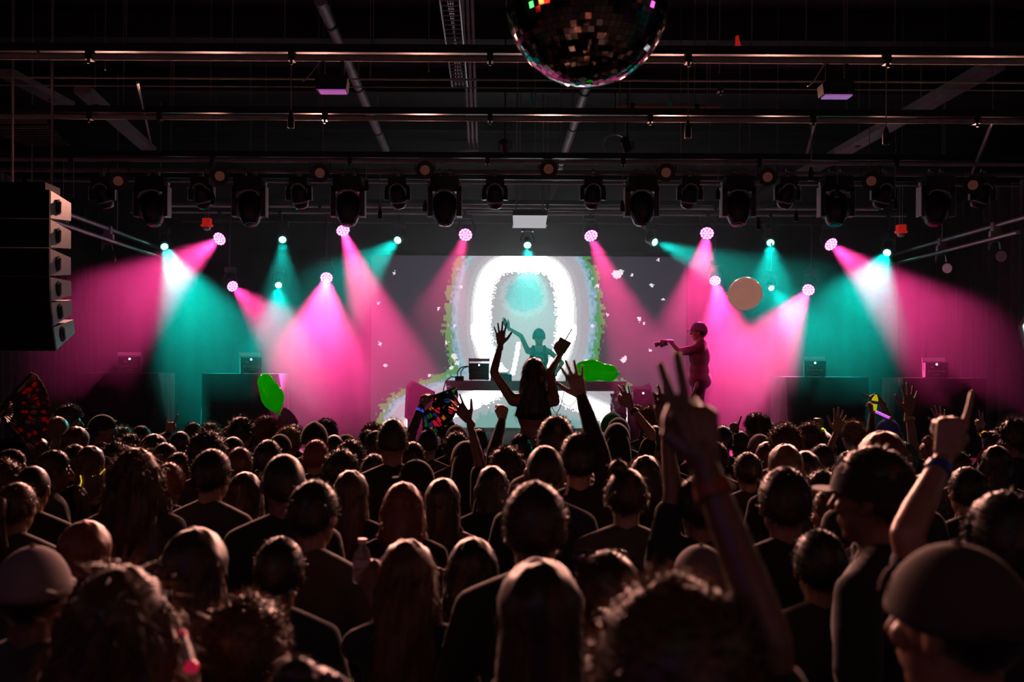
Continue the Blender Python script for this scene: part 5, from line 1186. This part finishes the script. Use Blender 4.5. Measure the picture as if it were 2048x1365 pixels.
    if 'glit' in op:
        MB().tube([HC + V3((0.10*math.cos(a), -0.02, 0.118*math.sin(a))) for a in np.linspace(0.2, math.pi-0.2, 15)], 0.008, 6).build('headband', M_black, t)
        for k, a in enumerate(np.linspace(0.35, math.pi-0.35, 13)): MB().ell(HC + V3((0.107*math.cos(a), -0.03, 0.126*math.sin(a))), (0.008, 0.008, 0.008), 6, 4).build('jewel', mat('jewel %d' % (k % 3), [(0.8, 0.3, 0.2), (0.7, 0.7, 0.9), (0.7, 0.5, 0.6)][k % 3], 0.05, 0.9), t)

# ---- things held by the crowd
def folding_fan(pivot, R, a0, a1, D_tilt, label, m_list, n=12, m_rib=None):
    """pivot point, radius in m, angles in degrees (0 = right, counter-clockwise) in the plane facing the viewer"""
    t = empty('hand_fan', pivot, label, 'fan'); ri = R*0.30; A = np.radians(np.linspace(a0, a1, n+1))
    for k in range(n):
        aa = (A[k], (A[k]+A[k+1])/2, A[k+1]); q = []
        for j, a in enumerate(aa):
            y = 0.008 if j == 1 else -0.004
            q.append((V3((ri*math.cos(a), y*0.4, ri*math.sin(a))), V3((R*math.cos(a), y, R*math.sin(a)))))
        b = MB(); b.prism([q[0][0], q[0][1], q[1][1], q[1][0]], (0, 0.0015, 0)); b.prism([q[1][0], q[1][1], q[2][1], q[2][0]], (0, 0.0015, 0)); b.build('leaf', m_list[k % len(m_list)], t)
    for k in range(n+1):
        a = A[k]; d = V3((math.cos(a), 0, math.sin(a))); MB().box(d*(R*0.49) + V3((0, -0.006, 0)), (R*0.98, 0.003, 0.007 if 0 < k < n else 0.014), Matrix.Rotation(-a, 3, 'Y')).build('rib', m_rib or M_blackg, t)
    MB().lathe([(-0.012, 0.008), (0.012, 0.008)], (0, 0, 0), (0, 1, 0), 10).build('rivet', M_steel, t)
    return t
def print_mat(name, base, spots, scale):
    m = bpy.data.materials.new(name); m.use_nodes = True; nt = m.node_tree; N = nt.nodes; L = nt.links; b = N['Principled BSDF']; b.inputs['Roughness'].default_value = 0.5
    tc = N.new('ShaderNodeTexCoord'); v = N.new('ShaderNodeTexVoronoi'); v.inputs['Scale'].default_value = scale; L.new(tc.outputs['Object'], v.inputs['Vector'])
    r = N.new('ShaderNodeValToRGB'); r.color_ramp.interpolation = 'CONSTANT'; sep = N.new('ShaderNodeSeparateColor'); L.new(v.outputs['Color'], sep.inputs[0]); L.new(sep.outputs[0], r.inputs['Fac'])
    r.color_ramp.elements[0].color = (*base, 1); r.color_ramp.elements[1].color = (*spots[0], 1); r.color_ramp.elements[1].position = 0.6
    for k, c in enumerate(spots[1:]): e = r.color_ramp.elements.new(0.6 + 0.4*(k+1)/len(spots)); e.color = (*c, 1)
    L.new(r.outputs['Color'], b.inputs['Base Color'])
    t = N.new('ShaderNodeBsdfTranslucent'); L.new(r.outputs['Color'], t.inputs['Color']); mx = N.new('ShaderNodeMixShader'); mx.inputs[0].default_value = 0.6
    L.new(b.outputs[0], mx.inputs[1]); L.new(t.outputs[0], mx.inputs[2]); L.new(mx.outputs[0], N['Material Output'].inputs['Surface']); return m
M_fan1 = print_mat('dark floral fan print', (0.06, 0.045, 0.045), [(0.16, 0.12, 0.12), (0.35, 0.03, 0.03), (0.10, 0.08, 0.08)], 40)
M_fan2 = print_mat('bright heart fan print', (0.01, 0.01, 0.015), [(0.8, 0.15, 0.35), (0.1, 0.25, 0.6), (0.8, 0.6, 0.1), (0.1, 0.5, 0.3)], 30)
M_fan3 = print_mat('lilac fan print', (0.30, 0.20, 0.42), [(0.35, 0.25, 0.45), (0.5, 0.2, 0.15)], 14)
idx = {lb: i for i, (_, _, _, _, _, _, lb) in enumerate(CROWD)}
def Dof(part): return SPEC[[i for l, i in idx.items() if part in l][0]][2]
D = Dof('holding the big dark fan') + 0.06; folding_fan(P(-4, 822, D), 104*D/F, -52, 48, 0, 'big dark folding fan with red floral print at the left edge', [M_fan1], 11)
D = Dof('raising the painted black fan') + 0.07; folding_fan(P(845, 800, D), 72*D/F, -88, 20, 0, 'black folding fan painted with bright hearts, left of centre', [M_fan2], 10)
D = Dof('holding a folding fan under') + 0.07; folding_fan(P(541, 868, D), 60*D/F, 22, 62, 0, 'half-open lilac folding fan below the green balloon', [M_fan3], 7, mat('orange fan rib', (0.45, 0.16, 0.06), 0.5))
def bottle(px, py, h_px, D, m, cap_m, label, tilt=0.0, r=0.16, glow=False):
    h = h_px*D/F; p = P(px, py, D); t = empty('bottle', p, label, 'bottle'); d = V3((math.sin(tilt), 0, math.cos(tilt)))
    MB().lathe([(0, h*r*0.92), (h*0.04, h*r), (h*0.26, h*r), (h*0.30, h*r*0.93), (h*0.34, h*r), (h*0.60, h*r), (h*0.72, h*r*0.82), (h*0.84, h*r*0.45), (h*0.90, h*r*0.42)], (0, 0, 0), d, 18).build('body', m, t)
    MB().lathe([(h*0.90, h*r*0.5), (h, h*r*0.5), (h, 0.001)], (0, 0, 0), d, 14).build('bottle_cap', cap_m, t)
    MB().lathe([(h*0.38, h*r*1.02), (h*0.55, h*r*1.02)], (0, 0, 0), d, 18, close=False).build('label_band', mat('bottle label', (0.5, 0.4, 0.5), 0.5), t)
M_clear = mat('clear plastic', (0.85, 0.8, 0.85), 0.08, trans=0.85, spec=0.7)
D = Dof('lifting a clear water bottle') + 0.09
bottle(722, 1166, 88, D, M_clear, mat('bottle cap pale', (0.7, 0.6, 0.65), 0.4), 'clear plastic water bottle held up at lower centre', 0.03, 0.20)
D = Dof('holding up a yellow bottle') + 0.08
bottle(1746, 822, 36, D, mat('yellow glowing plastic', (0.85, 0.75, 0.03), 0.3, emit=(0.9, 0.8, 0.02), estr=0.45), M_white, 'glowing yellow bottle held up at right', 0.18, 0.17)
D = Dof('small bottle at left'); bottle(171, 990, 24, D-0.22, M_clear, mat('violet cap', (0.4, 0.25, 0.5), 0.4), 'small violet-tinted bottle held beside a lit cheek at left', -0.7, 0.2)
D = 7.4; p = P(1752, 824, D); t = empty('glow_stick', p, 'violet glow stick held slanting behind the yellow bottle', 'glow stick')
e = P(1778, 836, D) - p; MB().tube([(0, 0, 0), e], 0.010, 8).build('tube', mat('violet glow', (0.6, 0.1, 0.8), 0.4, emit=(0.7, 0.12, 1.0), estr=0.9), t); MB().cyl(e, e*1.08, 0.012, n=8).build('end_cap', M_white, t)

# ================================================================== LIFTED WOMAN AND HER CARRIER
D = 7.95; top = P(1068, 716, D); s = 0.98; seat = top.z - 0.80*s
t = empty('person', (top.x, D, top.z - 1.725*s), 'woman sitting on shoulders with both arms raised before the video wall', 'person', None, 0, s)
Mi = (Matrix.Translation(t.location) @ Matrix.Scale(s, 4)).inverted(); arms = {}
for sd, (wx, wy, tx_, ty_, ex, ey, pose) in ((-1, (1001, 690, 1001, 640, 1004, 742, 'peace')), (1, (1119, 712, 1126, 680, 1112, 760, 'grip'))):
    wr = Mi @ P(wx, wy, D+0.05); el = Mi @ P(ex, ey, D); sh = V3((sd*SH, -0.005, 1.372)); sh, el, wr = arm_chain(sd, wr, el-(sh+wr)/2)
    arms[sd] = (sh, el, wr, (Mi @ P(tx_, ty_, D+0.05))-(Mi @ P(wx, wy, D+0.05)), V3((0, 1, 0)), 'open' if sd < 0 else pose)
me3 = make_meshes(arms, True, 0.014, SKIN[1], TOP[0], BOT[0], 'crop', sit=True, handvox=0.0045)
finish_person(t, me3, 'long', 0, 3, {})
MB().tube([HC + V3((0.09*math.cos(a), 0.01, 0.128*math.sin(a))) for a in np.linspace(0.5, math.pi-0.5, 11)], 0.008, 6).build('tiara', M_white, t)
carr_top = seat + 0.26
t2 = empty('person', (top.x+0.02, D+0.02, 0), 'person carrying the woman on the shoulders, mostly hidden by heads', 'person', 'people in the crowd', 0, (seat-0.02)/1.47)
sc_ = (seat-0.02)/1.47; arms = {}
for sd in (-1, 1):
    wr = V3((sd*0.17, 0.26, 1.30)); sh, el, wr = arm_chain(sd, wr, V3((sd, 0, -0.5))); arms[sd] = (sh, el, wr, V3((-sd*0.3, 0.2, 0.9)), V3((-sd, -0.3, 0)), 'relax')
finish_person(t2, make_meshes(arms, False, 0.019, SKIN[0], TOP[1], BOT[0], 'short'), 'buzz', 0, 1, {})
p = P(1125, 704, D+0.07); t = empty('drink_cup', p, 'square cup with a straw held up by the lifted woman', 'cup')
MB().box((0, 0, 0.05), (0.09, 0.07, 0.10), Matrix.Rotation(0.5, 3, 'Y'), 1.1).build('cup', mat('brown cup', (0.12, 0.08, 0.09), 0.4), t); MB().cyl((0.02, 0, 0.09), (0.075, 0, 0.185), 0.005, n=6).build('straw', M_black, t)

# ================================================================== PERFORMERS ON STAGE
def stage_person(hx, hy, D, yaw, hair, hc, op, arms_px, label, sleeve, skin, top_m, bot_m, fem=False, z0=0.9):
    tp = P(hx, hy, D); s = (tp.z-z0)/(1.705 + TOPADD[hair]); ya = math.radians(yaw); h = HC.y*s
    t = empty('person', (tp.x + h*math.sin(ya), D - h*math.cos(ya), z0), label, 'person', None, ya, s)
    Mi = (Matrix.Translation(t.location) @ Matrix.Rotation(ya, 4, 'Z') @ Matrix.Scale(s, 4)).inverted(); arms = {}
    for sd in (-1, 1):
        a = arms_px.get(sd)
        if not a: arms[sd] = rest_arm(sd, 1); continue
        wr = Mi @ P(a[0], a[1], D+a[6]); el = Mi @ P(a[4], a[5], D+a[6]*0.5); sh = V3((sd*SH, -0.005, 1.372)); sh, el, wr = arm_chain(sd, wr, el-(sh+wr)/2)
        arms[sd] = (sh, el, wr, (Mi @ P(a[2], a[3], D+a[6]))-(Mi @ P(a[0], a[1], D+a[6])), Mi.to_3x3() @ V3(a[8] if len(a) > 8 else (0, -1, 0)), a[7])
    finish_person(t, make_meshes(arms, fem, 0.014, skin, top_m, bot_m, sleeve, handvox=0.005), hair, hc, 1, op)
    for sx in (-1, 1): MB().ell(HC + V3((sx*0.032, 0.083, -0.002)), (0.013, 0.010, 0.009), 10, 8).build('eye', M_eye, t)
    return t
M_tank = mat('dark tank top', (0.05, 0.06, 0.07), 0.85)
dj = stage_person(1078, 657, 15.75, 180, 'beanie', 1, dict(capm=mat('dark bandana', (0.05, 0.07, 0.07), 0.8), under='short'), {1: (1017, 657, 1006, 639, 1046, 690, 0.0, 'flat', (0, -1, 0)), -1: (1108, 752, 1096, 758, 1112, 728, -0.2, 'relax', (0, 0, -1))}, 'DJ in a dark tank top behind the table, one arm stretched up', 'tank', SKIN[0], M_tank, BOT[0], True)
MB().tube([V3((0.07*math.cos(a), 0.116, 1.245+0.07*math.sin(a))) for a in np.linspace(0.3, 2*math.pi-0.5, 30)], 0.003, 5).build('shirt_emblem', mat('white print', (0.8, 0.8, 0.8), 0.6), dj, label='white circle print with letters')
b = MB()
for bx_ in [((0.03, 1.25), (0.006, 0.07)), ((0.018, 1.28), (0.03, 0.006)), ((0.02, 1.255), (0.022, 0.006)), ((-0.005, 1.245), (0.006, 0.06)), ((-0.02, 1.272), (0.03, 0.006)), ((-0.02, 1.218), (0.03, 0.006)), ((-0.033, 1.23), (0.006, 0.026))]: b.box((bx_[0][0], 0.117, bx_[0][1]), (bx_[1][0], 0.006, bx_[1][1]))
b.build('shirt_letters', MATS['white print'], dj)
MB().tube([HC + V3((0.084*math.cos(a), -0.008 + 0.107*math.sin(a), 0.028)) for a in np.linspace(-0.2, math.pi+0.2, 17)], 0.009, 6).build('headband', MATS['white print'], dj)
man = stage_person(1398, 645, 13.8, 74, 'visor', 0, dict(brim=1, under='short', capm=mat('burgundy cap', (0.10, 0.03, 0.05), 0.8)), {-1: (1340, 683, 1325, 681, 1372, 702, -0.1, 'grip', (0, 0, -1)), 1: (1391, 778, 1385, 792, 1418, 748, -0.2, 'relax', (-1, 0.3, 0))}, 'man in cap and loose T-shirt on stage holding out a camera, facing left', 'short', SKIN[0], mat('washed maroon T-shirt', (0.16, 0.07, 0.09), 0.85, var=0.2, scale=12, bump=0.3), mat('dark shorts', (0.05, 0.03, 0.05), 0.8))
[c for c in man.children if c.name.startswith('top')][0].scale = (1.0, 1.28, 1.0)
p = P(1326, 688, 13.7); t = empty('camera', p, 'small camera held at arm length by the man on stage', 'camera')
R = Matrix.Rotation(-0.35, 3, 'Y')
MB().box((0, 0, 0), (0.11, 0.06, 0.075), R).build('body', M_black, t); MB().lathe([(0.03, 0.03), (0.09, 0.032), (0.095, 0.02)], (-0.03, 0, 0.01), R @ V3((-1, 0, 0)), 14).build('lens', M_blackg, t); MB().box(R @ V3((0.056, -0.0, -0.005)), (0.006, 0.04, 0.05), R).build('screen', M_white, t); MB().box(R @ V3((0, 0, 0.045)), (0.05, 0.03, 0.02), R).build('viewfinder', M_black, t)
